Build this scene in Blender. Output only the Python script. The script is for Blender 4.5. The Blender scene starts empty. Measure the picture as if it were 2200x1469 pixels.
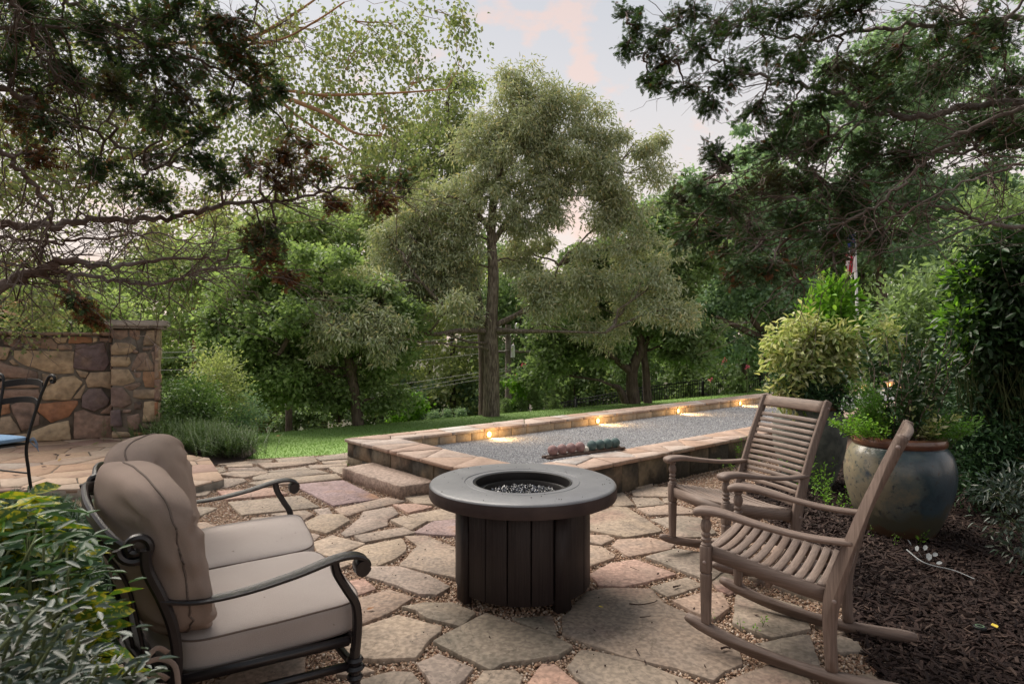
import bpy, bmesh, math, random
import numpy as np
from mathutils import Vector, Matrix, noise
R = random.Random(7)
NR = np.random.default_rng(11)
rad = math.radians
sc = bpy.context.scene
C = sc.collection

# ---------------------------------------------------------------- camera
F, CX, CY, CH = 1310.0, 1100.0, 740.0, 1.40      # focal length and centre in photo pixels, eye height
cam_d = bpy.data.cameras.new('camera'); cam = bpy.data.objects.new('camera', cam_d); C.objects.link(cam)
cam.location = (0, 0, CH); cam.rotation_euler = (rad(90), 0, 0)
cam_d.sensor_width = 36; cam_d.lens = 36 * F / 2200; cam_d.shift_y = (CY - 734.5) / 2200
cam_d.clip_start = .05; cam_d.clip_end = 3000
cam_d.dof.use_dof = True; cam_d.dof.focus_distance = 4.2; cam_d.dof.aperture_fstop = 9
sc.camera = cam

# ---------------------------------------------------------------- sky, sun, exposure
SUN_EL, SUN_AZ = 52, 318        # azimuth clockwise from +Y
w = bpy.data.worlds.new('World'); sc.world = w; w.use_nodes = True
nt = w.node_tree; nt.nodes.clear()
def wn(t, **k):
    n = nt.nodes.new(t)
    for a, b in k.items(): setattr(n, a, b)
    return n
sky = wn('ShaderNodeTexSky'); sky.sky_type = 'NISHITA'; sky.sun_disc = False
sky.sun_elevation = rad(SUN_EL); sky.sun_rotation = rad(SUN_AZ); sky.air_density = 1.0; sky.dust_density = 2.0
tc = wn('ShaderNodeTexCoord'); sep = wn('ShaderNodeSeparateXYZ'); nt.links.new(tc.outputs['Generated'], sep.inputs[0])
ramp = wn('ShaderNodeValToRGB')
e = ramp.color_ramp.elements
e[0].position = 0.0; e[0].color = (6.9, 5.35, 4.6, 1)
e[1].position = 0.62; e[1].color = (4.1, 4.4, 4.75, 1)
a = e.new(0.17); a.color = (7.2, 6.1, 5.4, 1)
a = e.new(0.36); a.color = (5.9, 5.6, 5.4, 1)
nt.links.new(sep.outputs[2], ramp.inputs[0])
mixv = wn('ShaderNodeMix', data_type='RGBA'); mixv.inputs[0].default_value = .82      # high thin veil over the blue
nt.links.new(sky.outputs[0], mixv.inputs[6]); nt.links.new(ramp.outputs[0], mixv.inputs[7])
# puffs of pink evening cloud
mp = wn('ShaderNodeMapping'); mp.inputs['Scale'].default_value = (1, 1, 1.9); mp.inputs['Location'].default_value = (.35, .1, .42)
nt.links.new(tc.outputs['Generated'], mp.inputs[0])
nz = wn('ShaderNodeTexNoise'); nz.inputs['Scale'].default_value = 7.5; nz.inputs['Detail'].default_value = 8; nz.inputs['Roughness'].default_value = .58
nt.links.new(mp.outputs[0], nz.inputs[0])
acc = nz.outputs[0]
for (u_, v_, rr_) in ((1072, 30, .085), (1235, 25, .07), (1252, 146, .035), (1132, 78, .04), (1240, 455, .10), (930, 90, .05), (560, 420, .12), (250, 500, .12), (1530, 480, .1)):
    dv_ = Vector(((u_ - CX) / F, 1, -(v_ - CY) / F)).normalized()
    vs = wn('ShaderNodeVectorMath', operation='DISTANCE'); nt.links.new(tc.outputs['Generated'], vs.inputs[0]); vs.inputs[1].default_value = dv_
    mr = wn('ShaderNodeMapRange'); mr.inputs[1].default_value = 0; mr.inputs[2].default_value = rr_; mr.inputs[3].default_value = .17; mr.inputs[4].default_value = 0
    nt.links.new(vs.outputs['Value'], mr.inputs[0]); ad = wn('ShaderNodeMath', operation='ADD'); nt.links.new(acc, ad.inputs[0]); nt.links.new(mr.outputs[0], ad.inputs[1]); acc = ad.outputs[0]
cr = wn('ShaderNodeValToRGB'); cr.color_ramp.elements[0].position = .61; cr.color_ramp.elements[1].position = .70
nt.links.new(acc, cr.inputs[0])
mul = wn('ShaderNodeMath', operation='MULTIPLY'); mul.inputs[1].default_value = .36
nt.links.new(cr.outputs[0], mul.inputs[0])
mixc = wn('ShaderNodeMix', data_type='RGBA'); mixc.inputs[7].default_value = (8.0, 4.9, 3.7, 1)
nt.links.new(mul.outputs[0], mixc.inputs[0]); nt.links.new(mixv.outputs[2], mixc.inputs[6])
bg = wn('ShaderNodeBackground'); bg.inputs[1].default_value = .10
out = wn('ShaderNodeOutputWorld')
nt.links.new(mixc.outputs[2], bg.inputs[0]); nt.links.new(bg.outputs[0], out.inputs[0])

sd = bpy.data.lights.new('sun', 'SUN'); sd.energy = 4.7; sd.angle = rad(48); sd.color = (1.0, .91, .80)
sun = bpy.data.objects.new('sun', sd); C.objects.link(sun)
_a, _e = rad(SUN_AZ), rad(SUN_EL)
sv = Vector((math.sin(_a) * math.cos(_e), math.cos(_a) * math.cos(_e), math.sin(_e)))
sun.rotation_euler = sv.to_track_quat('Z', 'Y').to_euler(); sun.location = (0, 0, 30)

sc.view_settings.view_transform = 'Standard'; sc.view_settings.look = 'None'
sc.view_settings.exposure = 0.52; sc.view_settings.gamma = 1; sc.view_settings.use_curve_mapping = False
sc.cycles.max_bounces = 6; sc.cycles.diffuse_bounces = 3; sc.cycles.glossy_bounces = 2
sc.cycles.transmission_bounces = 3; sc.cycles.transparent_max_bounces = 4
sc.cycles.caustics_reflective = False; sc.cycles.caustics_refractive = False
sc.cycles.sample_clamp_indirect = 4

# ---------------------------------------------------------------- helpers
def at(u, v, Y):                                  # photo pixel at depth Y -> world
    return Vector(((u - CX) / F * Y, Y, CH - (v - CY) / F * Y))
def gp(u, v, z=0.0):                              # photo pixel on the level z -> world
    Y = F * (CH - z) / (v - CY)
    return Vector(((u - CX) / F * Y, Y, z))
def props(o, label=None, cat=None, group=None, kind=None):
    if label: o['label'] = label
    if cat: o['category'] = cat
    if group: o['group'] = group
    if kind: o['kind'] = kind
    return o
def empty(name, label, cat, loc=(0, 0, 0), rz=0, group=None):
    o = bpy.data.objects.new(name, None); C.objects.link(o); o.empty_display_size = .1
    o.location = loc; o.rotation_euler = (0, 0, rz)
    return props(o, label, cat, group)
class G:
    """collects geometry, then becomes one mesh"""
    def __init__(s): s.v = []; s.f = []; s.n = 0
    def add(s, V, *Fs):
        V = np.asarray(V, dtype=np.float32).reshape(-1, 3)
        for Fa in Fs:
            if isinstance(Fa, np.ndarray): s.f.append(Fa + s.n)
            else:
                for f in Fa: s.f.append(np.asarray([f]) + s.n)
        s.v.append(V); s.n += len(V); return s
    def mesh(s, name, mat, smooth=False):
        m = bpy.data.meshes.new(name)
        V = np.concatenate(s.v) if s.v else np.zeros((0, 3), np.float32)
        m.vertices.add(len(V)); m.vertices.foreach_set('co', V.ravel())
        tot = np.concatenate([np.full(len(f), f.shape[1]) for f in s.f]); loops = np.concatenate([f.ravel() for f in s.f])
        m.loops.add(len(loops)); m.loops.foreach_set('vertex_index', loops.astype(np.int32))
        m.polygons.add(len(tot)); st = np.concatenate([[0], np.cumsum(tot)[:-1]])
        m.polygons.foreach_set('loop_start', st.astype(np.int32)); m.polygons.foreach_set('loop_total', tot.astype(np.int32))
        if smooth: m.polygons.foreach_set('use_smooth', np.ones(len(tot), bool))
        m.update(calc_edges=True); m.validate()
        if mat: m.materials.append(mat)
        return m
def link(name, mesh, parent=None, loc=None, rot=None):
    o = bpy.data.objects.new(name, mesh); C.objects.link(o)
    if parent is not None: o.parent = parent
    if loc is not None: o.location = loc
    if rot is not None: o.rotation_euler = rot
    return o
def obj(name, g, mat, parent=None, smooth=False, bevel=0, seg=2, loc=None, rot=None):
    m = g.mesh(name, mat, smooth)
    if bevel:
        bm = bmesh.new(); bm.from_mesh(m)
        bmesh.ops.bevel(bm, geom=[x for x in bm.edges if x.is_manifold and x.calc_face_angle(0) > .5], offset=bevel, segments=seg, affect='EDGES', clamp_overlap=True)
        bm.to_mesh(m); bm.free()
    if smooth: m.set_sharp_from_angle(angle=rad(38))
    return link(name, m, parent, loc, rot)
QB = np.array([[0, 3, 2, 1], [4, 5, 6, 7], [0, 1, 5, 4], [1, 2, 6, 5], [2, 3, 7, 6], [3, 0, 4, 7]])
def box(g, x0, x1, y0, y1, z0, z1):
    return g.add([(x0, y0, z0), (x1, y0, z0), (x1, y1, z0), (x0, y1, z0), (x0, y0, z1), (x1, y0, z1), (x1, y1, z1), (x0, y1, z1)], QB)
def sweep(g, path, prof, up=(0, 0, 1), scale=None, closed=False, flip=False):
    """sweep a closed 2D profile [(side, up)] along path"""
    P = [Vector(p) for p in path]; n = len(P); k = len(prof); V = []; U0 = Vector(up)
    for i in range(n):
        a = P[(i - 1) % n] if (closed or i > 0) else P[i]; b = P[(i + 1) % n] if (closed or i < n - 1) else P[i]
        t = (b - a)
        t = t.normalized() if t.length > 1e-9 else Vector((0, 0, 1))
        s = t.cross(U0)
        if s.length < 1e-4: s = t.cross(Vector((.3, 1, .1)))
        s.normalize(); u = s.cross(t)
        q = 1 if scale is None else scale[i]
        for (x, y) in prof: V.append(P[i] + s * x * q + u * y * q)
    Fq = []
    for i in range(n if closed else n - 1):
        j = (i + 1) % n
        for c in range(k):
            d = (c + 1) % k; Fq.append((i * k + c, i * k + d, j * k + d, j * k + c))
    g.add(V, np.array(Fq), *([] if closed else [np.array([list(range(k))[::-1]]), np.array([[(n - 1) * k + c for c in range(k)]])]))
    return g
def circ(r, n=8, ry=None): return [(r * math.cos(2 * math.pi * i / n), (ry or r) * math.sin(2 * math.pi * i / n)) for i in range(n)]
def rrect(wd, ht, b=.25):
    a, c = wd / 2, ht / 2; q = min(a, c) * b * 2
    return [(a, -c + q), (a, c - q), (a - q, c), (-a + q, c), (-a, c - q), (-a, -c + q), (-a + q, -c), (a - q, -c)]
def smooth_path(pts, n=6):
    P = [Vector(p) for p in pts]; out = []
    for i in range(len(P) - 1):
        p0 = P[max(i - 1, 0)]; p1 = P[i]; p2 = P[i + 1]; p3 = P[min(i + 2, len(P) - 1)]
        for k in range(n):
            t = k / n
            out.append(.5 * ((2 * p1) + (p2 - p0) * t + (2 * p0 - 5 * p1 + 4 * p2 - p3) * t * t + (3 * p1 - p0 - 3 * p2 + p3) * t ** 3))
    out.append(P[-1]); return out
def tube(g, pts, r0, r1, sides=5):
    n = len(pts); rs = [r0 + (r1 - r0) * i / max(1, n - 1) for i in range(n)]
    return sweep(g, pts, circ(1, sides), (0.13, .21, .97), rs)
def lathe(g, prof, n=48, c=(0, 0, 0), closed=False, jit=0):
    V = []; k = len(prof)
    for i in range(n):
        a = 2 * math.pi * i / n
        for (r, z) in prof: V.append((c[0] + r * math.cos(a), c[1] + r * math.sin(a), c[2] + z))
    Fq = []
    for i in range(n):
        j = (i + 1) % n
        for q in range(k if closed else k - 1):
            p = (q + 1) % k; Fq.append((i * k + q, j * k + q, j * k + p, i * k + p))
    return g.add(V, np.array(Fq))
def prism(g, poly, z0, z1, b=0.0, wob=0.0):
    """flat slab with a small chamfer; poly counter-clockwise 2D"""
    n = len(poly); P = np.array([(p[0], p[1]) for p in poly], float); c = P.mean(0)
    dl = np.linalg.norm(P - c, axis=1, keepdims=True); Pi = P + (c - P) / np.maximum(dl, 1e-6) * b
    tz = z1 + (np.array([R.uniform(-wob, wob) for _ in range(n)]) if wob else 0)
    V = np.concatenate([np.c_[P, np.full(n, z0)], np.c_[P, np.full(n, z1) - b * .8], np.c_[Pi, np.zeros(n) + tz]])
    i = np.arange(n); j = (i + 1) % n
    g.add(V, np.c_[i, j, j + n, i + n], np.c_[i + n, j + n, j + 2 * n, i + 2 * n], np.array([np.arange(n) + 2 * n]), np.array([np.arange(n)[::-1]]))
    return g
def ccw(p):
    A = sum(p[i][0] * p[(i + 1) % len(p)][1] - p[(i + 1) % len(p)][0] * p[i][1] for i in range(len(p)))
    return p if A > 0 else p[::-1]
def rough_poly(p, amp, step):
    """break straight edges up into slightly ragged ones"""
    o = []
    for i in range(len(p)):
        a = Vector(p[i][:2]); b = Vector(p[(i + 1) % len(p)][:2]); L = (b - a).length; k = max(1, int(L / step)); nn = Vector((-(b - a).y, (b - a).x)).normalized()
        for q in range(k):
            t = q / k; pt = a.lerp(b, t) + nn * (R.uniform(-amp, amp) if q else 0)
            if q == 0: pt = a.lerp(b, .02) if k > 1 else a
            o.append((pt.x, pt.y))
    return o
def chamfer_poly(p, d):
    o = []
    for i in range(len(p)):
        a = Vector(p[i - 1][:2]); b = Vector(p[i][:2]); c = Vector(p[(i + 1) % len(p)][:2])
        e1 = (a - b); e2 = (c - b); o.append(tuple(b + e1.normalized() * min(d, e1.length * .3))); o.append(tuple(b + e2.normalized() * min(d, e2.length * .3)))
    return o
def clip(poly, nx, ny, d):                       # keep nx*x+ny*y<=d
    o = []
    for i in range(len(poly)):
        a = poly[i]; b = poly[(i + 1) % len(poly)]; fa = nx * a[0] + ny * a[1] - d; fb = nx * b[0] + ny * b[1] - d
        if fa <= 0: o.append(a)
        if fa * fb < 0: t = fa / (fa - fb); o.append((a[0] + t * (b[0] - a[0]), a[1] + t * (b[1] - a[1])))
    return o
def voronoi(bound, seeds, gap, near=None):
    out = []
    for i, s in enumerate(seeds):
        p = list(bound)
        for j, q in enumerate(seeds):
            if i == j: continue
            dx, dy = q[0] - s[0], q[1] - s[1]; L = math.hypot(dx, dy)
            if (near and L > near) or L < 1e-6: continue
            p = clip(p, dx / L, dy / L, (dx * (s[0] + q[0]) + dy * (s[1] + q[1])) / 2 / L - gap)
            if len(p) < 3: break
        out.append(p if len(p) >= 3 else None)
    return out
def inpoly(X, Y, p):
    r = np.zeros(len(X), bool); n = len(p)
    for i in range(n):
        x0, y0 = p[i][:2]; x1, y1 = p[(i + 1) % n][:2]
        if y0 == y1: continue
        c = ((y0 > Y) != (y1 > Y)) & (X < (x1 - x0) * (Y - y0) / (y1 - y0) + x0); r ^= c
    return r

# ---------------------------------------------------------------- materials
def mat(name, col, rough=.7, col2=None, scale=8, bump=0, bscale=60, spec=.3, stretch=(1, 1, 1), objrand=None, island=None, trans=0, detail=5, metal=0,
        emit=None, sub=None, coat=0, lo=.35, hi=.65, col3=None, scale3=2, lo3=.5, hi3=.7, grit=0, inst=False, voro=0, bdist=.01, fine=0):
    m = bpy.data.materials.new(name); m.use_nodes = True; t = m.node_tree; b = t.nodes['Principled BSDF']
    N = t.nodes.new; Lk = t.links.new
    b.inputs['Roughness'].default_value = rough; b.inputs['Specular IOR Level'].default_value = spec; b.inputs['Metallic'].default_value = metal
    b.inputs['Coat Weight'].default_value = coat
    c4 = lambda c: (c[0], c[1], c[2], 1)
    b.inputs['Base Color'].default_value = c4(col)
    tcx = N('ShaderNodeTexCoord'); mpn = N('ShaderNodeMapping'); mpn.inputs['Scale'].default_value = stretch
    Lk(tcx.outputs['Object'], mpn.inputs[0]); cur = None
    def rampn(cols, src, lo_=0., hi_=1., interp='LINEAR'):
        r = N('ShaderNodeValToRGB'); el = r.color_ramp.elements; r.color_ramp.interpolation = interp
        el[0].position = lo_; el[1].position = hi_; el[0].color = c4(cols[0]); el[1].color = c4(cols[-1])
        for i, c in enumerate(cols[1:-1]): q = el.new(lo_ + (hi_ - lo_) * (i + 1) / (len(cols) - 1)); q.color = c4(c)
        Lk(src, r.inputs[0]); return r.outputs[0]
    def noisen(s, d=detail, offset=True):
        n_ = N('ShaderNodeTexNoise'); n_.inputs['Scale'].default_value = s; n_.inputs['Detail'].default_value = d; Lk(mpn.outputs[0], n_.inputs[0]); return n_.outputs[0]
    def mixn(f, a_, b_, mode='MIX'):
        x = N('ShaderNodeMix'); x.data_type = 'RGBA'; x.blend_type = mode
        if isinstance(f, float): x.inputs[0].default_value = f
        else: Lk(f, x.inputs[0])
        for k_, q in ((6, a_), (7, b_)):
            if isinstance(q, tuple): x.inputs[k_].default_value = c4(q)
            else: Lk(q, x.inputs[k_])
        return x.outputs[2]
    if objrand or inst:
        oi = N('ShaderNodeObjectInfo')
        if not inst:   # offset pattern per object
            vm = N('ShaderNodeVectorMath'); vm.operation = 'MULTIPLY_ADD'; vm.inputs[1].default_value = (37, 53, 71)
            Lk(oi.outputs['Random'], vm.inputs[0]); Lk(tcx.outputs['Object'], vm.inputs[2]); Lk(vm.outputs[0], mpn.inputs[0])
        cur = rampn(objrand, oi.outputs['Random'], 0, 1) if objrand else None
    if island:
        ge = N('ShaderNodeNewGeometry'); cur = rampn(island, ge.outputs['Random Per Island'], 0, 1)
    if cur is None: cur = rampn([col, col2], noisen(scale), lo, hi) if col2 else None
    elif col2: 
        f = N('ShaderNodeMapRange'); f.inputs[1].default_value = lo; f.inputs[2].default_value = hi; f.inputs[4].default_value = .7; Lk(noisen(scale), f.inputs[0])
        cur = mixn(f.outputs[0], cur, col2)
    if col3:
        f = N('ShaderNodeMapRange'); f.inputs[1].default_value = lo3; f.inputs[2].default_value = hi3; Lk(noisen(scale3, 9), f.inputs[0])
        cur = mixn(f.outputs[0], cur if cur is not None else tuple(col), col3)
    if grit:
        f = N('ShaderNodeMapRange'); f.inputs[1].default_value = .3; f.inputs[2].default_value = .7; f.inputs[3].default_value = 1 - grit; f.inputs[4].default_value = 1 + grit; Lk(noisen(bscale * 1.7, 4), f.inputs[0])
        cur = mixn(1.0, cur if cur is not None else tuple(col), f.outputs[0], 'MULTIPLY')
    if cur is not None: Lk(cur, b.inputs['Base Color'])
    if fine:
        f = N('ShaderNodeMapRange'); f.inputs[1].default_value = .42; f.inputs[2].default_value = .58; f.inputs[3].default_value = 1 - fine; f.inputs[4].default_value = 1 + fine * .5; Lk(noisen(42, 10), f.inputs[0])
        cur = mixn(1.0, cur, f.outputs[0], 'MULTIPLY')
        vv = N('ShaderNodeTexNoise'); vv.inputs['Scale'].default_value = 3.2; vv.inputs['Detail'].default_value = 9; vv.inputs['Distortion'].default_value = 1.6; Lk(mpn.outputs[0], vv.inputs[0])
        f2 = N('ShaderNodeMath'); f2.operation = 'SUBTRACT'; f2.inputs[1].default_value = .5; Lk(vv.outputs[0], f2.inputs[0]); f3 = N('ShaderNodeMath'); f3.operation = 'ABSOLUTE'; Lk(f2.outputs[0], f3.inputs[0])
        f4 = N('ShaderNodeMapRange'); f4.inputs[1].default_value = 0; f4.inputs[2].default_value = .012; f4.inputs[3].default_value = .68; Lk(f3.outputs[0], f4.inputs[0]); cur = mixn(1.0, cur, f4.outputs[0], 'MULTIPLY')
    if cur is not None and fine: Lk(cur, b.inputs['Base Color'])
    if bump:
        bn = N('ShaderNodeBump'); bn.inputs['Strength'].default_value = bump; bn.inputs['Distance'].default_value = bdist
        if voro:
            vv = N('ShaderNodeTexVoronoi'); vv.inputs['Scale'].default_value = voro; Lk(mpn.outputs[0], vv.inputs[0]); Lk(vv.outputs[0], bn.inputs['Height'])
        else: Lk(noisen(bscale, 8), bn.inputs['Height'])
        Lk(bn.outputs[0], b.inputs['Normal'])
    if emit: b.inputs['Emission Color'].default_value = c4(emit[0]); b.inputs['Emission Strength'].default_value = emit[1]
    if trans:
        tr = N('ShaderNodeBsdfTranslucent'); mx = N('ShaderNodeMixShader'); mx.inputs[0].default_value = trans
        if cur is not None:
            g2 = mixn(1.0, cur, (1.15, 1.22, .72), 'MULTIPLY'); Lk(g2, tr.inputs[0])
        else: tr.inputs[0].default_value = (min(1, col[0] * 1.25), min(1, col[1] * 1.35), col[2] * .55, 1)
        o_ = t.nodes['Material Output']; Lk(b.outputs[0], mx.inputs[1]); Lk(tr.outputs[0], mx.inputs[2]); Lk(mx.outputs[0], o_.inputs[0])
    return m
M = {}
M['flag'] = mat('flagstone', fine=.22, col=(.3, .24, .19), rough=.75, col2=(.20, .165, .14), scale=5, lo=.42, hi=.72, bump=.6, bscale=26, grit=.14, detail=10, bdist=.0035,
                objrand=[(.40, .31, .23), (.35, .27, .20), (.44, .345, .265), (.37, .26, .20), (.31, .25, .195), (.42, .31, .23), (.37, .29, .245), (.30, .23, .175)], col3=(.27, .17, .135), scale3=1.7, lo3=.60, hi3=.8)
M['flag_dark'] = mat('flagstone_dark', fine=.22, col=(.2, .16, .13), rough=.75, col2=(.13, .115, .09), scale=5, lo=.42, hi=.7, bump=.6, bscale=26, grit=.14, detail=10, bdist=.0035,
                objrand=[(.27, .22, .17), (.30, .24, .19), (.25, .205, .17)], col3=(.23, .13, .11), scale3=1.7, lo3=.55, hi3=.75)
M['flag_pink'] = mat('flagstone_pink', fine=.22, col=(.4, .26, .2), rough=.75, col2=(.30, .22, .18), scale=5, lo=.42, hi=.72, bump=.6, bscale=26, grit=.14, detail=10, bdist=.0035,
                objrand=[(.46, .29, .22), (.42, .28, .23)], col3=(.36, .2, .16), scale3=2.2, lo3=.55, hi3=.75)
M['flag_purple'] = mat('flagstone_purple', fine=.22, col=(.3, .2, .19), rough=.75, col2=(.24, .16, .14), scale=4, lo=.42, hi=.7, bump=.6, bscale=26, grit=.14, detail=10, bdist=.0035,
                objrand=[(.32, .22, .22), (.34, .27, .26)], col3=(.38, .22, .14), scale3=2.2, lo3=.55, hi3=.7)
M['terrace'] = mat('terrace_stone', (.4, .25, .16), rough=.75, col2=(.26, .14, .10), scale=4, lo=.5, hi=.8, bump=.4, bscale=20, grit=.12, detail=8,
                objrand=[(.45, .32, .22), (.41, .26, .17), (.38, .29, .225), (.46, .33, .24), (.32, .20, .16), (.42, .29, .20), (.40, .37, .34)])
M['mortar'] = mat('mortar', (.20, .17, .14), .95, col2=(.10, .085, .07), scale=7, bump=.6, bscale=90)
def stonemat(n, cols, c2, c3): return mat(n, cols[0], .85, col2=c2, scale=6, lo=.5, hi=.78, bump=.9, bscale=9, grit=.22, detail=9, objrand=cols, col3=c3, scale3=3.2, lo3=.55, hi3=.75, bdist=.03)
M['w_T'] = stonemat('wall_stone_tan', [(0.412, 0.308, 0.204), (0.346, 0.261, 0.183), (0.478, 0.364, 0.233)], (.14, .105, .08), (.085, .07, .06))
M['w_B'] = stonemat('wall_stone_brown', [(0.292, 0.194, 0.146), (0.251, 0.178, 0.143), (0.324, 0.233, 0.175)], (.115, .085, .075), (.075, .06, .055))
M['w_P'] = stonemat('wall_stone_purple', [(.18, .13, .13), (.155, .12, .12), (.21, .15, .13)], (.27, .19, .13), (.11, .085, .08))
M['w_O'] = stonemat('wall_stone_orange', [(.37, .20, .11), (.33, .20, .12), (.34, .165, .09)], (.22, .12, .085), (.13, .09, .07))
M['cap'] = mat('cast_stone', (.42, .37, .34), .8, col2=(.26, .23, .21), scale=5, bump=.35, bscale=80, grit=.1)
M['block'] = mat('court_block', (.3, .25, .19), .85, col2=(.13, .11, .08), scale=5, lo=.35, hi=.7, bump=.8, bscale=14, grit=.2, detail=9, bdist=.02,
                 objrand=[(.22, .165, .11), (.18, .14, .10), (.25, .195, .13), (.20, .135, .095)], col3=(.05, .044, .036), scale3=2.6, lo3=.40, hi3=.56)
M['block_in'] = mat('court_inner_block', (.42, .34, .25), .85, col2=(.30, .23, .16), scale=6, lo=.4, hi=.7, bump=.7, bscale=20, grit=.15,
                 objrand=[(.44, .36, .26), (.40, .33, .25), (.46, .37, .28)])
M['coping'] = mat('coping_stone', (.42, .32, .26), .8, col2=(.27, .18, .14), scale=6, lo=.45, hi=.75, bump=.5, bscale=22, grit=.15, detail=9,
                 objrand=[(.44, .34, .28), (.40, .28, .22), (.46, .38, .33), (.40, .27, .20), (.36, .27, .22), (.48, .44, .41), (.44, .30, .23)], col3=(.14, .10, .085), scale3=4, lo3=.62, hi3=.78)
M['step'] = mat('step_stone', fine=.22, col=(.40, .30, .245), rough=.8, col2=(.29, .215, .17), scale=4, lo=.4, hi=.75, bump=.6, bscale=16, grit=.18, col3=(.17, .13, .10), scale3=2.5, lo3=.58, hi3=.75)
M['peb'] = mat('pea_pebble', (.4, .3, .2), .6, objrand=[(.40, .26, .17), (.30, .17, .11), (.52, .38, .26), (.24, .13, .09), (.43, .33, .25), (.33, .21, .14), (.62, .53, .44), (.36, .22, .15)], inst=True)
M['pebbed'] = mat('gravel_bed', (.22, .145, .10), .95, col2=(.10, .065, .045), scale=90, bump=.8, bscale=110)
M['grit'] = mat('court_grit', (.2, .2, .2), .85, objrand=[(.32, .32, .34), (.48, .48, .50), (.14, .14, .15), (.38, .38, .39), (.70, .70, .70), (.22, .22, .24), (.44, .42, .41)], inst=True)
M['gritbed'] = mat('court_bed', (.30, .30, .315), .95, col2=(.18, .18, .19), scale=120, bump=.9, bscale=120)
M['chip'] = mat('mulch_chip', (.04, .02, .015), .9, objrand=[(.030, .018, .016), (.018, .011, .010), (.050, .030, .025), (.036, .021, .018), (.024, .015, .013), (.09, .06, .048)], inst=True)
M['mulch'] = mat('mulch_bed', (.022, .013, .011), .95, col2=(.045, .028, .022), scale=60, bump=1, bscale=70)
M['grass'] = mat('grass_blade', (.1, .19, .03), .7, island=[(.14, .24, .06), (.18, .31, .08), (.23, .35, .10), (.16, .28, .07), (.28, .34, .14)], trans=.3)
M['lawn'] = mat('lawn', (.16, .26, .07), .9, col2=(.19, .30, .085), scale=1.6, bump=.5, bscale=160, grit=.25)
M['soil'] = mat('forest_floor', (.035, .045, .018), .95, col2=(.06, .05, .03), scale=.5)
M['woodx'] = mat('weathered_teak', objrand=[(.215, .158, .132), (.185, .138, .118), (.235, .178, .150)], col=(.215, .158, .132), rough=.6, col2=(.125, .09, .075), scale=16, stretch=(.35, 7, 7), bump=.22, bscale=22, grit=.2, lo=.4, hi=.72, bdist=.002, spec=.35)
M['woody'] = mat('weathered_teak_cross', objrand=[(.235, .178, .15), (.20, .152, .13), (.26, .20, .17), (.215, .155, .125)], col=(.235, .178, .15), rough=.6, col2=(.14, .105, .088), scale=16, stretch=(7, .35, 7), bump=.22, bscale=22, grit=.2, lo=.4, hi=.72, bdist=.002, spec=.35)
M['woodz'] = mat('weathered_teak_upright', objrand=[(.205, .150, .125), (.18, .135, .115), (.225, .168, .142)], col=(.205, .150, .125), rough=.6, col2=(.12, .086, .072), scale=16, stretch=(7, 7, .35), bump=.22, bscale=22, grit=.2, lo=.4, hi=.72, bdist=.002, spec=.35)
M['bolt'] = mat('bolt_plug', (.28, .22, .2), .4)
M['pittop'] = mat('table_top', (.15, .152, .165), .42, col2=(.20, .202, .215), scale=6, lo=.35, hi=.75, bump=.12, bscale=70, grit=.08, spec=.7, col3=(.21, .20, .20), scale3=9, lo3=.66, hi3=.78)  # bright blue-grey has the sky's reflection put into the colour
M['pitside'] = mat('table_side', (.040, .028, .028), .55, col2=(.06, .042, .04), scale=8, bump=.2, bscale=60)
M['plank'] = mat('dark_plank', (.022, .016, .016), .5, col2=(.034, .025, .024), scale=12, stretch=(12, 12, .35), bump=.4, bscale=22, grit=.2)
M['pan'] = mat('burner_pan', (.012, .010, .010), .45)
M['glass'] = mat('black_glass', (.012, .013, .018), .08, spec=.8, island=[(.01, .01, .012), (.03, .033, .045), (.015, .014, .018), (.14, .15, .19), (.02, .02, .025), (.01, .01, .012)])  # palest chip tone is a painted glint, standing in for reflected sky
M['iron'] = mat('bronze_metal', (.009, .007, .009), .34, col2=(.016, .012, .013), scale=20, bump=.1, bscale=80, spec=.55)
M['black'] = mat('black_iron', (.010, .010, .011), .5)
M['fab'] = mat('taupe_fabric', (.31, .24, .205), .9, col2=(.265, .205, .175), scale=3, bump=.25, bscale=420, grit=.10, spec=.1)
M['fab_lit'] = mat('taupe_fabric_lit', col3=(.24, .20, .18), scale3=42, lo3=.70, hi3=.74, col=(.44, .385, .36), rough=.9, col2=(.40, .345, .32), scale=3, bump=.25, bscale=420, grit=.12, spec=.1)  # lighter copy of the taupe; light from above is put into its colour
M['pipe'] = mat('piping', (.15, .115, .10), .9)
M['blue'] = mat('blue_fabric', (.20, .32, .48), .9, col2=(.16, .27, .42), scale=30, stretch=(8, 1, 1))
M['lamp'] = mat('lamp_lens', (1, .8, .5), .4, emit=((1, .60, .14), 4))
M['lampring'] = mat('lamp_ring', (.2, .13, .07), .4, metal=.6)
M['ball_r'] = mat('ball_red', (.25, .145, .14), .65, col2=(.31, .20, .19), scale=30, bump=.3, bscale=200, voro=55)
M['ball_g'] = mat('ball_green', (.06, .105, .105), .65, col2=(.10, .15, .145), scale=30, bump=.3, bscale=200, voro=55)
M['ball_w'] = mat('ball_white', (.7, .66, .58), .5)
M['rack'] = mat('rack_wood', (.07, .045, .035), .7, col2=(.11, .07, .055), scale=20)
M['pot'] = None
M['rim'] = mat('pot_rim', (.10, .042, .03), .28, col2=(.19, .08, .045), scale=7, spec=.6, coat=.4, bump=.15, bscale=40)
M['pot2'] = mat('pot_grey', (.09, .10, .095), .6, col2=(.17, .18, .16), scale=14, bump=.4, bscale=40)
M['white'] = mat('white_paint', (.75, .75, .75), .4)
M['silver'] = mat('silver_leaf', (.30, .32, .33), .8)
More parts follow.
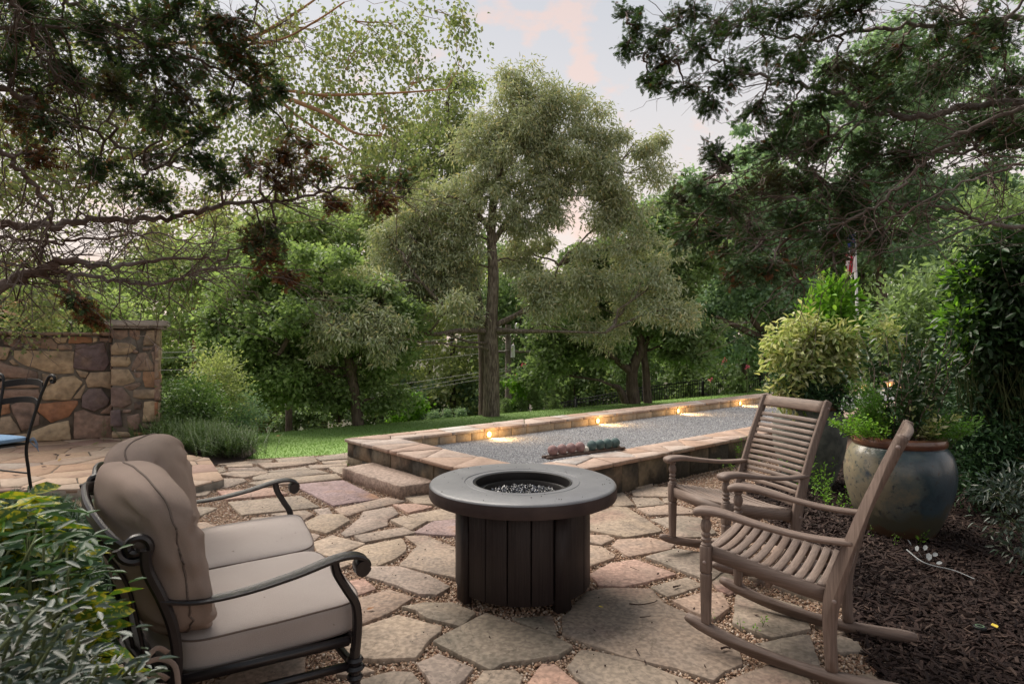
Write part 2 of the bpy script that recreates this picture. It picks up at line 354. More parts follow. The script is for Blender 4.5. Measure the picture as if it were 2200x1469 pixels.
M['dead'] = mat('dead_leaf', (.30, .13, .05), .8, objrand=[(.32, .15, .06), (.22, .10, .05), (.40, .26, .10)])
M['yleaf'] = mat('yellow_leaf', (.65, .5, .07), .7)
M['twig'] = mat('fallen_twig', (.05, .03, .025), .9)
def leafm(n, cols, tr=.3, rough=.5, spec=.3, c3=None, s3=1.2, lo3=.5, hi3=.65): return mat(n, cols[0], rough, island=cols, trans=tr, spec=spec, col3=c3, scale3=s3, lo3=lo3, hi3=hi3)
M['l_oak'] = leafm('oak_leaf', [(0.341, 0.381, 0.248), (0.467, 0.499, 0.343), (0.257, 0.310, 0.194), (0.576, 0.576, 0.396), (0.388, 0.439, 0.294), (0.662, 0.557, 0.326)], .28)
M['l_maple'] = leafm('maple_leaf', [(0.201, 0.286, 0.116), (0.285, 0.391, 0.161), (0.157, 0.223, 0.097), (0.242, 0.339, 0.148), (0.374, 0.471, 0.205)], .45)
M['l_dark'] = leafm('dark_leaf', [(0.180, 0.255, 0.124), (0.265, 0.366, 0.175), (0.150, 0.200, 0.102), (0.320, 0.437, 0.206)], .45)
M['l_blue'] = leafm('bluish_leaf', [(0.220, 0.323, 0.213), (0.291, 0.413, 0.279), (0.168, 0.263, 0.166), (0.356, 0.473, 0.326)], .45)
M['l_mid'] = leafm('woodland_leaf', [(0.294, 0.346, 0.152), (0.392, 0.435, 0.196), (0.232, 0.288, 0.130), (0.487, 0.497, 0.249)], .45)
M['l_light'] = leafm('light_leaf', [(0.263, 0.352, 0.151), (0.346, 0.446, 0.193), (0.220, 0.296, 0.131), (0.427, 0.486, 0.255)], .45)
M['l_birch'] = leafm('birch_leaf', [(0.197, 0.246, 0.106), (0.277, 0.333, 0.154), (0.147, 0.201, 0.086), (0.384, 0.377, 0.206), (0.212, 0.273, 0.116)], .42)
M['l_cyp'] = leafm('cypress_spray', [(0.047, 0.083, 0.034), (0.071, 0.118, 0.047), (0.034, 0.061, 0.028), (0.087, 0.151, 0.055), (0.055, 0.095, 0.047)], .2, .7, .2, c3=(.08, .045, .03), s3=1.6, lo3=.57, hi3=.70)
M['l_cypred'] = leafm('dead_spray', [(.20, .085, .045), (.13, .06, .035), (.24, .11, .055), (.07, .05, .03)], .2, .8, .1)
M['l_cam'] = leafm('camellia_leaf', [(0.024, 0.053, 0.019), (0.032, 0.074, 0.024), (0.019, 0.040, 0.015), (0.053, 0.106, 0.032)], .15, .42, .35)
M['l_nand'] = leafm('nandina_leaf', [(0.045, 0.104, 0.045), (0.063, 0.135, 0.059), (0.032, 0.077, 0.036), (0.081, 0.153, 0.063), (0.050, 0.108, 0.063)], .25, .4, .4)
M['l_nandin2'] = leafm('nandina_blue_leaf', [(0.050, 0.078, 0.061), (0.039, 0.067, 0.053), (0.067, 0.095, 0.073), (0.033, 0.056, 0.039), (0.089, 0.084, 0.061)], .2, .38, .5)
M['l_yew'] = leafm('yew_leaf', [(.09, .16, .05), (.12, .20, .06), (.065, .12, .04), (.15, .22, .08)], .3, .5)
M['l_fern'] = leafm('fern_leaf', [(.035, .08, .045), (.05, .10, .055), (.028, .06, .035)], .25, .6)
M['l_auc'] = leafm('aucuba_leaf', [(0.075, 0.162, 0.024), (0.120, 0.230, 0.030), (0.060, 0.121, 0.024)], .3, .3, .5, c3=(.46, .42, .04), s3=60, lo3=.49, hi3=.56)
M['l_var'] = leafm('variegated_leaf', [(.62, .61, .36), (.70, .69, .46), (.42, .50, .18), (.60, .56, .28), (.20, .32, .08), (.55, .58, .30)], .35)
M['l_lime'] = leafm('lime_leaf', [(.16, .34, .04), (.22, .42, .05), (.10, .24, .03), (.28, .46, .08)], .4)
M['l_fine'] = leafm('feathery_leaf', [(.10, .24, .03), (.14, .30, .05), (.07, .17, .02)], .4)
M['l_pink'] = leafm('pink_flower', [(.6, .06, .16), (.7, .15, .25)], .3)
M['bark'] = mat('bark', (.075, .055, .045), .95, col2=(.16, .125, .10), scale=7, stretch=(3, 3, .6), bump=1, bscale=16, bdist=.03)
M['oakbark'] = mat('oak_bark', (.10, .078, .062), .95, col2=(.26, .215, .175), scale=13, stretch=(3, 3, .45), bump=1, bscale=14, bdist=.04, lo=.42, hi=.62)
M['peach'] = mat('peach_bark', (.55, .30, .16), .85, col2=(.34, .20, .13), scale=3, bump=.5, bscale=20)
M['greybark'] = mat('grey_branch', (.13, .10, .085), .95, col2=(.25, .22, .20), scale=5, bump=.8, bscale=50)
M['brbark'] = mat('brown_branch', (.10, .06, .045), .95, col2=(.20, .165, .15), scale=4, bump=.6, bscale=50)
M['stem'] = mat('green_stem', (.08, .10, .04), .8)
def grow(p, d):
    c = np.array(p).mean(0); return [(c[0] + (x - c[0]) * (1 + d / max(.01, math.hypot(x - c[0], y - c[1]))), c[1] + (y - c[1]) * (1 + d / max(.01, math.hypot(x - c[0], y - c[1])))) for x, y in p]
# ---------------------------------------------------------------- terrain
A0 = Vector((-1.98, 7.20)); LA = Vector((.755, .656)); PE = Vector((.656, -.755))      # court corner, long axis, cross axis
def smst(x): x = np.clip(x, 0, 1); return x * x * (3 - 2 * x)
def zt(x, y):
    x = np.asarray(x, float); y = np.asarray(y, float)
    q = -((x - A0.x) * PE.x + (y - A0.y) * PE.y); c = (x + 5) * -.595 + (y - 11.3) * .803
    z = -.30 * smst(q / 4.6)
    d = np.maximum(c, 0); z = z - np.minimum(.30 * d * smst(d / 1.5), 4.2)
    far = np.maximum(np.hypot(x, y) - 60, 0); return z - np.minimum(far * .02, .6)
def sheet(name, xs, ys, dz, m, keep=None):
    X, Y = np.meshgrid(xs, ys); Z = zt(X, Y) + dz; n, k = X.shape
    I = np.arange(n * k).reshape(n, k); Q = np.stack([I[:-1, :-1], I[:-1, 1:], I[1:, 1:], I[1:, :-1]], -1).reshape(-1, 4)
    if keep is not None:
        cx = X.ravel()[Q].mean(1); cy = Y.ravel()[Q].mean(1); Q = Q[keep(cx, cy)]
    g = G(); g.add(np.stack([X, Y, Z], -1).reshape(-1, 3), Q); return link(name, g.mesh(name, m, True))
ax = np.concatenate([-np.geomspace(2500, 31, 14), np.arange(-30, 30.1, .5), np.geomspace(31, 2500, 14)])
ay = np.concatenate([-np.geomspace(2500, 11, 14), np.arange(-10, 50.1, .5), np.geomspace(51, 2500, 14)])
props(sheet('ground', ax, ay, -.10, M['soil']), kind='structure')
lawn_edge = [(-9, 6.2), (-3.9, 7.35), (-2.1, 7.95), (-1.95, 7.2)]
def lawn_keep(x, y):
    q = -((x - A0.x) * PE.x + (y - A0.y) * PE.y); c = (x + 5) * -.595 + (y - 11.3) * .803
    return (q > -.1) & (c < 2.2) & (x > -7) & (y > 7.0) & (y - 7.35 > (x + 3.9) * .333 - .02) | ((q > -.1) & (x > -2) & (c < 2.2) & (y < 30))
props(sheet('lawn', np.arange(-7, 19, .2), np.arange(7, 30, .2), -.012, M['lawn'], lawn_keep), kind='structure')
# grass blades
n = 150000
gx = NR.uniform(-6.5, 13, n); gy = 7 + NR.random(n) ** 1.6 * 15; k = lawn_keep(gx, gy); gx = gx[k]; gy = gy[k]; gz = zt(gx, gy) - .014
n = len(gx); th = NR.uniform(0, 6.28, n); s = .003 + gy * .0004; h = NR.uniform(.012, .028, n)
V = np.stack([np.c_[gx - s * np.cos(th), gy - s * np.sin(th), gz], np.c_[gx + s * np.cos(th), gy + s * np.sin(th), gz], np.c_[gx + NR.normal(0, .01, n), gy + NR.normal(0, .01, n), gz + h]], 1).reshape(-1, 3)
g = G(); g.add(V, np.arange(3 * n).reshape(-1, 3)); props(link('grass', g.mesh('grass', M['grass'])), 'short mown green grass blades covering the lawn strip', 'grass', kind='stuff')

# patio bed of gravel, mulch bed
def flat(name, poly, z, m, kind='structure', parent=None):
    g = G(); g.add([(p[0], p[1], z) for p in poly], np.array([list(range(len(poly)))])); return props(link(name, g.mesh(name, m), parent), kind=kind)
patio_poly = [(-7, -3), (9, -3), (16, 14), (13, 16.5), (-1.0, 6.3), (-1.94, 7.16), (-2.1, 7.95), (-3.9, 7.35), (-7, 6.4)]
patio = flat('patio', patio_poly, -.024, M['pebbed'])
mulch_poly = [(1.50, -3), (1.58, 2.4), (1.73, 2.95), (1.98, 3.45), (2.06, 4.1), (2.12, 4.9), (2.2, 5.75), (3.0, 6.9), (4.6, 8.3), (9, 12.2), (16, 16), (16, -3)]
flat('mulch_bed', mulch_poly, -.012, M['mulch'])
bedL = [(-7, -3), (-1.25, -3), (-.95, .6), (-1.35, 1.7), (-1.75, 2.6), (-2.2, 3.6), (-3.0, 5.2), (-9, 4.6)]
flat('fern_bed', bedL, -.012, M['mulch'])
flat('shrub_bed', [(-4.9, 8.3), (-4.4, 7.3), (-3.7, 6.95), (-3.25, 7.35), (-3.35, 8.0), (-4.2, 9.6)], -.004, M['mulch'])

# ---------------------------------------------------------------- flagstones traced from their outlines
SRC = {1: (440, 960, 4.198), 2: (740, 1160, 4.231), 3: (1200, 1020, 3.271), 0: (0, 0, 1)}
ST = [
 (1,'',[(800,335),(1250,295),(1580,455),(1160,520)],'purple'),(1,'',[(1180,555),(1640,450),(1810,485),(1620,525),(1420,570),(1310,615),(1240,600)],''),
 (1,'',[(640,105),(980,80),(1010,130),(830,150),(690,150)],''),(1,'',[(1000,90),(1285,50),(1285,100),(1050,118)],''),(1,'',[(1060,127),(1285,110),(1290,143),(1080,145)],''),
 (1,'',[(480,150),(670,140),(1000,140),(860,160),(560,190)],''),(1,'',[(940,165),(1275,148),(1275,175),(960,195)],''),(1,'',[(1120,185),(1270,182),(1270,250),(1170,220)],''),
 (1,'',[(550,215),(900,175),(960,198),(620,225)],''),(1,'',[(440,270),(560,235),(1000,200),(1120,232),(600,285),(450,295)],''),
 (1,'',[(400,325),(600,290),(1180,242),(1230,285),(760,332),(480,345)],''),(1,'',[(120,245),(260,222),(560,220),(540,240),(350,275)],''),
 (1,'',[(215,185),(480,178),(545,208),(220,212)],''),(1,'',[(60,350),(80,280),(340,278),(370,300),(200,360)],''),(1,'',[(200,165),(420,152),(430,176),(210,182)],''),
 (1,'',[(30,180),(170,180),(185,215),(60,240)],''),(1,'',[(120,150),(480,112),(600,112),(590,135),(250,163)],''),(1,'',[(120,395),(620,370),(740,420),(200,470)],'pink'),
 (1,'',[(215,495),(860,440),(1030,540),(340,608)],''),(1,'',[(600,600),(900,570),(970,600),(870,665),(740,645)],''),(1,'',[(990,560),(1110,545),(1150,600),(1040,603)],''),
 (1,'',[(850,710),(1040,615),(1230,610),(1300,665),(1170,740),(1100,775)],''),(1,'',[(980,855),(1150,790),(1440,865),(1250,940),(1140,975),(1030,950)],''),
 (1,'',[(1235,770),(1400,640),(1430,580),(1690,535),(1740,600),(1640,650),(1640,700),(1440,760),(1280,800)],''),(1,'',[(1355,800),(1790,725),(1890,775),(1440,858)],''),
 (1,'',[(1235,990),(1440,890),(1770,825),(1810,890),(1800,940),(1690,1010),(1530,1075),(1400,1060),(1270,1030)],''),(1,'',[(1680,660),(1800,625),(2000,665),(1860,745)],''),
 (1,'',[(1700,520),(1900,515),(2050,540),(1840,590)],'pink'),(1,'',[(1800,450),(2050,435),(2110,515),(1900,508)],''),(0,'',[(878,1105),(979,1086),(1000,1112),(917,1118)],''),
 (0,'',[(892,1142),(932,1119),(985,1115),(1060,1118),(1050,1150),(940,1147)],'purple'),(0,'',[(860,1212),(898,1172),(870,1151),(915,1150),(985,1180),(1060,1200),(1040,1245),(985,1240),(894,1219)],''),
 (2,'',[(190,320),(250,240),(500,240),(760,320),(950,420),(830,490),(670,480),(480,400)],''),(1,'',[(1110,1240),(1420,1180),(1530,1270),(1300,1350),(1160,1370)],'pink'),
 (1,'',[(950,1090),(1180,1000),(1300,1060),(1100,1130),(970,1150)],''),(1,'',[(860,750),(1030,790),(960,860),(860,872)],''),(1,'',[(700,760),(830,780),(850,880),(740,900)],''),
 (2,'',[(50,550),(400,450),(610,520),(400,650),(160,750),(-60,700)],''),(2,'',[(530,610),(730,575),(980,575),(1180,660),(1050,780),(760,705),(660,640)],'dark'),
 (2,'',[(160,800),(490,690),(870,790),(860,830),(760,900),(640,1060),(290,1075),(60,1050),(-20,900)],''),(2,'',[(820,920),(1060,790),(1290,670),(1890,880),(2060,960),(1920,1050),(1440,1110),(1340,1175),(1080,1050)],'dark'),
 (2,'',[(1530,705),(1880,680),(1920,850),(1830,830)],'dark'),(2,'',[(670,1120),(860,1035),(1155,1160),(1080,1250),(1010,1320),(830,1330)],''),
 (2,'',[(1180,1320),(1270,1200),(1540,1190),(1600,1250),(1540,1400),(1250,1440),(1120,1400)],''),(2,'',[(1690,1290),(1800,1125),(1910,1130),(2100,1290),(2170,1400),(1980,1490),(1640,1450)],'pink'),
 (2,'',[(80,1290),(430,1205),(600,1210),(680,1310),(600,1470),(50,1500),(-20,1380)],'dark'),(2,'',[(70,1180),(100,1130),(260,1180),(80,1215),(-60,1210)],''),
 (3,'',[(35,1000),(200,820),(330,795),(650,797),(740,900),(900,970),(1100,1110),(1260,1230),(1280,1310),(1160,1360),(1080,1425),(820,1340),(500,1270),(250,1190),(40,1110)],''),
 (3,'',[(75,1345),(165,1230),(270,1245),(560,1310),(940,1460),(1000,1580),(700,1640),(400,1560),(150,1430)],''),(3,'',[(1200,1455),(1480,1345),(1750,1440),(1800,1600),(1500,1700),(1230,1620)],'dark'),
 (3,'',[(210,290),(390,225),(480,230),(720,385),(700,400),(480,435),(240,390),(60,350)],''),(3,'',[(120,420),(340,425),(380,450),(300,488),(200,465)],''),
 (3,'',[(120,480),(300,502),(390,555),(380,575),(200,640),(80,600)],''),(3,'',[(380,490),(420,450),(640,435),(810,480),(780,512),(500,565)],''),(3,'',[(230,690),(360,620),(540,590),(820,690),(620,740),(460,775),(290,770)],'pink'),
 (3,'',[(620,575),(830,520),(1060,555),(1200,640),(1060,745),(950,700)],'dark'),(3,'',[(655,780),(900,715),(1015,770),(770,845)],'dark'),(3,'',[(810,885),(1000,835),(1150,830),(1190,930),(1090,1010),(950,960)],''),
 (3,'',[(520,155),(700,160),(740,200),(555,220)],''),(3,'',[(520,110),(640,80),(830,85),(810,150),(530,145)],''),(3,'',[(560,235),(800,205),(1020,265),(650,280)],''),
 (3,'',[(650,310),(850,285),(1000,300),(1100,400),(1000,430),(830,430),(790,370)],'dark'),(3,'',[(470,78),(650,45),(660,70),(560,90)],''),(3,'',[(330,150),(450,125),(530,210),(400,225)],''),
 (3,'',[(1255,850),(1350,820),(1700,930),(1760,1080),(1500,1140),(1230,1040)],'dark'),(3,'',[(1390,1190),(1700,1130),(1760,1130),(1850,1400),(1640,1330)],'dark'),(3,'',[(735,163),(800,160),(800,195),(745,190)],''),
 (3,'',[(1050,700),(1180,680),(1300,760),(1200,830),(1120,790)],'dark'),(3,'',[(1080,440),(1250,450),(1350,560),(1180,600)],'dark')]
stones = []; idx = 0
for s, _, P, kind in ST:
    ox, oy, k = SRC[s]; p = ccw([tuple(gp(ox + u / k, oy + v / k)[:2]) for u, v in P]); stones.append((p, kind))
# smaller unseen-through-gaps stones where nothing was traced (under and behind the loveseat, by the edges)
fills = []
def clear_of(cx, cy, r, lst):
    for p, _ in lst:
        q = np.array(p); c = q.mean(0); rr = np.linalg.norm(q - c, axis=1).max()
        if math.hypot(cx - c[0], cy - c[1]) > rr + r + .03: continue
        a = np.linspace(0, 6.28, 12); X = np.r_[cx, cx + (r + .025) * np.cos(a), cx + r * .5 * np.cos(a)]; Y = np.r_[cy, cy + (r + .025) * np.sin(a), cy + r * .5 * np.sin(a)]
        if inpoly(X, Y, p).any(): return False
        if inpoly(np.array([v[0] for v in p]), np.array([v[1] for v in p]), [(cx + (r + .02) * math.cos(t), cy + (r + .02) * math.sin(t)) for t in a[:-1]]).any(): return False
    return True
legal = [(-3.0, 5.75), (-2.2, 3.6), (-1.75, 2.6), (-1.0, 1.2), (1.4, 1.2), (1.55, 2.6), (1.95, 3.7), (1.9, 5.2), (1.1, 5.25), (.2, 4.9), (-1.85, 7.1), (-2.1, 7.8), (-3.6, 7.25)]
for rr, tries in ((.30, 500), (.2, 900), (.13, 900), (.085, 500)):
    for _ in range(tries):
        cx, cy = R.uniform(-3.7, 2), R.uniform(1.2, 7.8)
        if cy > 4.2 and cx > 1.0: continue
        if not inpoly(np.array([cx]), np.array([cy]), legal)[0]: continue
        if rr < .1 and cy > 4.6: continue
        if clear_of(cx, cy, rr, stones):
            k = R.choice([4, 5, 5, 6]); a0 = R.random() * 6; p = ccw([(cx + rr * R.uniform(.85, 1.05) * math.cos(a0 + 6.283 * i / k + R.uniform(-.25, .25)), cy + rr * R.uniform(.85, 1.05) * math.sin(a0 + 6.283 * i / k + R.uniform(-.25, .25))) for i in range(k)])
            stones.append((p, R.choice(['', '', 'pink', 'dark'])))
for p, kind in stones:
    c = np.array(p).mean(0); lp = rough_poly(chamfer_poly(grow(p, .010), .004), .004, .05)
    g = G(); prism(g, [(x - c[0], y - c[1]) for x, y in lp], -.06, R.uniform(-.004, .006), b=.003)
    m = {'': 'flag', 'pink': 'flag_pink', 'dark': 'flag_dark', 'purple': 'flag_purple'}[kind]
    link('flagstone', g.mesh('flagstone', M[m]), patio, (c[0], c[1], 0), (R.uniform(-.004, .004), R.uniform(-.004, .004), 0))

# ---------------------------------------------------------------- instanced grains (one object each, nobody could count them)
def scatter(name, P, size, shape, material, dims=(1, .8, .6), label='', cat='', parent=None, rot=None, kind='stuff'):
    me = bpy.data.meshes.new(name); n = len(P); me.vertices.add(n); me.vertices.foreach_set('co', np.asarray(P, np.float32).ravel())
    at_ = me.attributes.new('s', 'FLOAT', 'POINT'); at_.data.foreach_set('value', np.asarray(size, np.float32))
    if rot is None: rot = NR.uniform(0, 6.28, (n, 3)) * np.array([.12, .12, 1])
    ar = me.attributes.new('r', 'FLOAT_VECTOR', 'POINT'); ar.data.foreach_set('vector', np.asarray(rot, np.float32).ravel())
    o = link(name, me, parent); ng = bpy.data.node_groups.new(name + '_nodes', 'GeometryNodeTree')
    ng.interface.new_socket('Geometry', in_out='INPUT', socket_type='NodeSocketGeometry'); ng.interface.new_socket('Geometry', in_out='OUTPUT', socket_type='NodeSocketGeometry')
    N = ng.nodes.new; L = ng.links.new
    i_ = N('NodeGroupInput'); o_ = N('NodeGroupOutput')
    if shape == 'ico': pr = N('GeometryNodeMeshIcoSphere'); pr.inputs['Subdivisions'].default_value = 1; pr.inputs['Radius'].default_value = .5
    else: pr = N('GeometryNodeMeshCube'); pr.inputs['Size'].default_value = (1, 1, 1)
    tf = N('GeometryNodeTransform'); tf.inputs['Scale'].default_value = dims; L(pr.outputs[0], tf.inputs['Geometry'])
    sm = N('GeometryNodeSetMaterial'); sm.inputs['Material'].default_value = material; L(tf.outputs[0], sm.inputs['Geometry'])
    ip = N('GeometryNodeInstanceOnPoints'); L(i_.outputs[0], ip.inputs['Points']); L(sm.outputs[0], ip.inputs['Instance'])
    a1 = N('GeometryNodeInputNamedAttribute'); a1.data_type = 'FLOAT_VECTOR'; a1.inputs[0].default_value = 'r'; L(a1.outputs[0], ip.inputs['Rotation'])
    a2 = N('GeometryNodeInputNamedAttribute'); a2.data_type = 'FLOAT'; a2.inputs[0].default_value = 's'; L(a2.outputs[0], ip.inputs['Scale'])
    L(ip.outputs[0], o_.inputs[0]); md = o.modifiers.new('scatter', 'NODES'); md.node_group = ng; me.materials.append(material)
    return props(o, label, cat, kind=kind)
def area_points(n, x0, x1, y0, y1, poly, near=1.2):
    """density falls with distance from the camera"""
    y = np.exp(NR.uniform(math.log(max(y0, near)), math.log(y1), n)); x = NR.uniform(x0, x1, n); k = inpoly(x, y, poly); return x[k], y[k]
gravel_zone = [(-3.2, 5.8), (-2.2, 3.6), (-1.75, 2.6), (-1.0, 1.2), (1.6, 1.2), (1.62, 2.4), (1.78, 2.95), (2.03, 3.45), (2.12, 4.1), (2.2, 4.9), (2.3, 5.9), (4.7, 8.4), (3.9, 8.3), (.05, 4.95), (-1.9, 7.2), (-2.15, 7.9), (-3.9, 7.3)]
x, y = area_points(330000, -4, 4.9, 1.2, 8.4, gravel_zone); free = np.ones(len(x), bool)
for p, _ in stones:
    q = np.array(p); m_ = free & (x > q[:, 0].min()) & (x < q[:, 0].max()) & (y > q[:, 1].min()) & (y < q[:, 1].max()); i = np.nonzero(m_)[0]
    if len(i): free[i[inpoly(x[i], y[i], p)]] = False
x = x[free]; y = y[free]; n = len(x)
sz = NR.uniform(.008, .017, n) * (1 + .05 * y); scatter('pea_gravel', np.c_[x, y, NR.uniform(-.023, -.013, n)], sz, 'ico', M['peb'], (1, .78, .62), 'tan and rust pea gravel filling the joints between the flagstones', 'gravel')
x, y = area_points(150000, 1.4, 9, 1.4, 12, [(1.42, 1.2), (1.5, 2.4), (1.65, 2.95), (1.9, 3.45), (1.98, 4.1), (2.04, 4.9), (2.15, 5.7), (3.0, 6.8), (4.6, 8.2), (9, 12), (9, 1.2)]); n = len(x)
scatter('bark_mulch', np.c_[x, y, NR.uniform(-.012, .012, n)], NR.uniform(.5, 1.3, n) * (1 + .04 * y), 'cube', M['chip'], (.055, .010, .004), 'dark brown shredded bark mulch under the shrubs and urns', 'mulch', rot=np.c_[NR.normal(0, .5, n), NR.normal(0, .35, n), NR.uniform(0, 6.28, n)])

# ---------------------------------------------------------------- bocce court
L_, W_ = 20.0, 3.04; HT = .29; WC = .42; WE = .50; IN = .03; GZ = .15
court = empty('court_wall', 'low stone wall with flagstone coping around the grey gravel bocce court', 'wall', (A0.x, A0.y, 0), math.atan2(LA.y, LA.x))
# local frame: x along the court, y = towards the lawn (so the court spans y from 0 to -W_)
def wall_blocks(x0, x1, y0, y1, z0, z1, axis, face, wmin, wmax, material, rows):
    """separate blocks along a face; rows = list of heights fractions"""
    zz = z0
    for rh in rows:
        a, b = (x0, x1) if axis == 'x' else (y0, y1); p = a
        while p < b - .01:
            q = min(b, p + R.uniform(wmin, wmax)); q = b if b - q < wmin * .6 else q
            d = R.uniform(0, .012); g = G(); h = (z1 - z0) * rh
            if axis == 'x': box(g, p + .004, q - .004, *((y0 - d, y0 + .08) if face < 0 else (y1 - .08, y1 + d)), zz + .003, zz + h - .003)
            else: box(g, *((x0 - d, x0 + .08) if face < 0 else (x1 - .08, x1 + d)), p + .004, q - .004, zz + .003, zz + h - .003)
            obj('wall_block', g, material, court, bevel=.003, seg=1); p = q
        zz += h
def core(x0, x1, y0, y1, z0, z1):
    g = G(); box(g, x0, x1, y0, y1, z0, z1); props(obj('wall_core', g, M['mortar'], court), kind=None)
ZB = HT - .039
core(.05, L_ - .05, -WC + .07, -.05, -.6, ZB - .004)      # far side
core(.05, L_ - .05, -W_ + .05, -W_ + WC - .07, -.3, ZB - .004)  # near side
core(.052, WE - .07, -W_ + WC - .075, -WC + .075, -.3, ZB - .004)
core(L_ - WE + .07, L_ - .052, -W_ + WC - .075, -WC + .075, -.3, ZB - .004)
wall_blocks(.02, L_ - .02, -WC + .03, -.03, GZ - .02, ZB, 'x', -1, .18, .42, M['block_in'], [1])          # inner face of the far side
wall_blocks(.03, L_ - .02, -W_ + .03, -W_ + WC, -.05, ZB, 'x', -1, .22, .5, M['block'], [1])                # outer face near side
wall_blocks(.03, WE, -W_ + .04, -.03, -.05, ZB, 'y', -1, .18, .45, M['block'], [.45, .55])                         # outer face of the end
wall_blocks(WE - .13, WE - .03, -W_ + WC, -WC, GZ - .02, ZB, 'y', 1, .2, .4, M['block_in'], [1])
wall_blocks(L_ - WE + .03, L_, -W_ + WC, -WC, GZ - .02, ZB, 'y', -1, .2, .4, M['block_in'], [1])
def coping(x0, x1, y0, y1, cell):
    seeds = []; nx = max(1, round((x1 - x0) / cell)); ny = max(1, round((y1 - y0) / (cell * .62)))
    for i in range(nx):
        for j in range(ny): seeds.append((x0 + (i + .5 + R.uniform(-.34, .34)) * (x1 - x0) / nx, y0 + (j + .5 + R.uniform(-.28, .28)) * (y1 - y0) / ny))
    bd = [(x0, y0), (x1, y0), (x1, y1), (x0, y1)]
    for p in voronoi(bd, seeds, .005, near=cell * 3.5):
        if not p: continue
        c = np.array(p).mean(0); g = G(); lp = rough_poly(p, .005, .05); prism(g, [(a - c[0], b - c[1]) for a, b in ccw(lp)], -.036, R.uniform(-.003, .004), b=.0035)
        link('coping_stone', g.mesh('coping_stone', M['coping']), court, (c[0], c[1], HT))
coping(0, L_, -WC, 0, .42); coping(0, L_, -W_, -W_ + WC, .42); coping(0, WE, -W_ + WC + .006, -WC - .006, .42); coping(L_ - WE, L_, -W_ + WC + .006, -WC - .006, .42)
gb = G(); box(gb, .06, L_ - .06, -W_ + .06, -.06, HT - .05, HT - .018)       # mortar under the coping joints: a ring
# gravel floor
def c2w(x, y, z=0): p = A0 + LA * x - PE * y; return (p.x, p.y, z)
flat('court_gravel', [c2w(a, b)[:2] for a, b in ((WE - .05, -WC + .05), (WE - .05, -W_ + WC - .05), (L_ - WE + .05, -W_ + WC - .05), (L_ - WE + .05, -WC + .05))], GZ, M['gritbed'])
n = 170000; lx = WE + .02 + (NR.random(n) ** 1.7) * 15; ly = NR.uniform(-W_ + WC + .01, -WC - .01, n)
scatter('fine_gravel', np.c_[A0.x + LA.x * lx - PE.x * ly, A0.y + LA.y * lx - PE.y * ly, NR.uniform(GZ - .002, GZ + .006, n)], NR.uniform(.007, .014, n) * (1 + .04 * lx), 'ico', M['grit'], (1, .8, .6), 'blue grey crushed gravel forming the playing surface of the bocce court', 'gravel')
for i in range(8):
    lx = .0; s = 1.87 + .38 * 0 + i * 2.185
    g = G(); f = [(.0, .0), (.039, .0), (.042, .006), (.047, .006), (.047, -.03)]
    lathe(g, f, 20)
    z = .205; ln = obj('light_ring', g, M['lampring'], court, True, loc=(s, -WC + .03 - .012, z), rot=(rad(90), 0, 0))
    g = G(); lathe(g, [(0, .013), (.018, .0125), (.031, .010), (.039, .004), (.039, -.01)], 20)
    obj('light_lens', g, M['lamp'], court, True, loc=(s, -WC + .03 - .012, z), rot=(rad(90), 0, 0))
    ld = bpy.data.lights.new('wall_lamp', 'SPOT'); ld.energy = 17 * R.uniform(.8, 1.2); ld.color = (1, .58, .20); ld.shadow_soft_size = .03; ld.spot_size = rad(120); ld.spot_blend = 1
    lo = bpy.data.objects.new('lamp', ld); C.objects.link(lo); lo.parent = court; lo.location = (s, -WC - .02, z + .01); lo.rotation_euler = (-rad(58), 0, rad(22 + R.uniform(-9, 9)))
    ld = bpy.data.lights.new('wall_lamp_glow', 'POINT'); ld.energy = 6.0; ld.color = (1, .58, .20); ld.shadow_soft_size = .10
    lo = bpy.data.objects.new('lamp_glow', ld); C.objects.link(lo); lo.parent = court; lo.location = (s, -WC - .26, z + .035)
# stone step
st = empty('stone_step', 'thick rough stone slab step against the end wall of the bocce court', 'step', (0, 0, 0))
def cl(d, s): p = A0 + PE * s - LA * d; return (p.x, p.y)          # d in front of the end wall, s along it
g = G(); prism(g, ccw(rough_poly([cl(.37, .70), cl(.35, 1.86), cl(-.02, 1.9), cl(-.02, .66)], .012, .06)), -.06, .105, b=.008); s_ = obj('slab', g, M['step'], st)

# bocce balls on their wooden rack
rk = gp(1254, 977, HT + .004); ang = math.atan2(LA.y, LA.x)
r0, r1 = gp(1188, 984, HT), gp(1322, 966, HT); dirr = (r1 - r0).normalized(); ang = math.atan2(dirr.y, dirr.x); LL = (r1 - r0).length
rack = empty('ball_rack', 'narrow dark wooden rack holding the bocce balls on the coping', 'rack', tuple(r0) , ang)
g = G(); box(g, -.10, LL + .10, -.055, -.02, .004, .028); obj('rail', g, M['rack'], rack, bevel=.003)
g = G(); box(g, -.10, LL + .10, .02, .055, .004, .028); obj('rail', g, M['rack'], rack, bevel=.003)
for xx in (-.06, LL / 2, LL + .06): g = G(); box(g, xx - .015, xx + .015, -.06, .06, .0, .0035 + .014); obj('crosspiece', g, M['rack'], rack)
def uvs(g, r, n=28, k=16): return lathe(g, [(r * math.sin(math.pi * i / k), -r * math.cos(math.pi * i / k)) for i in range(k + 1)], n)
px = [1187.7, 1207.7, 1226.4, 1244.5, 1258.6, 1270.9, 1289, 1305, 1321.4]
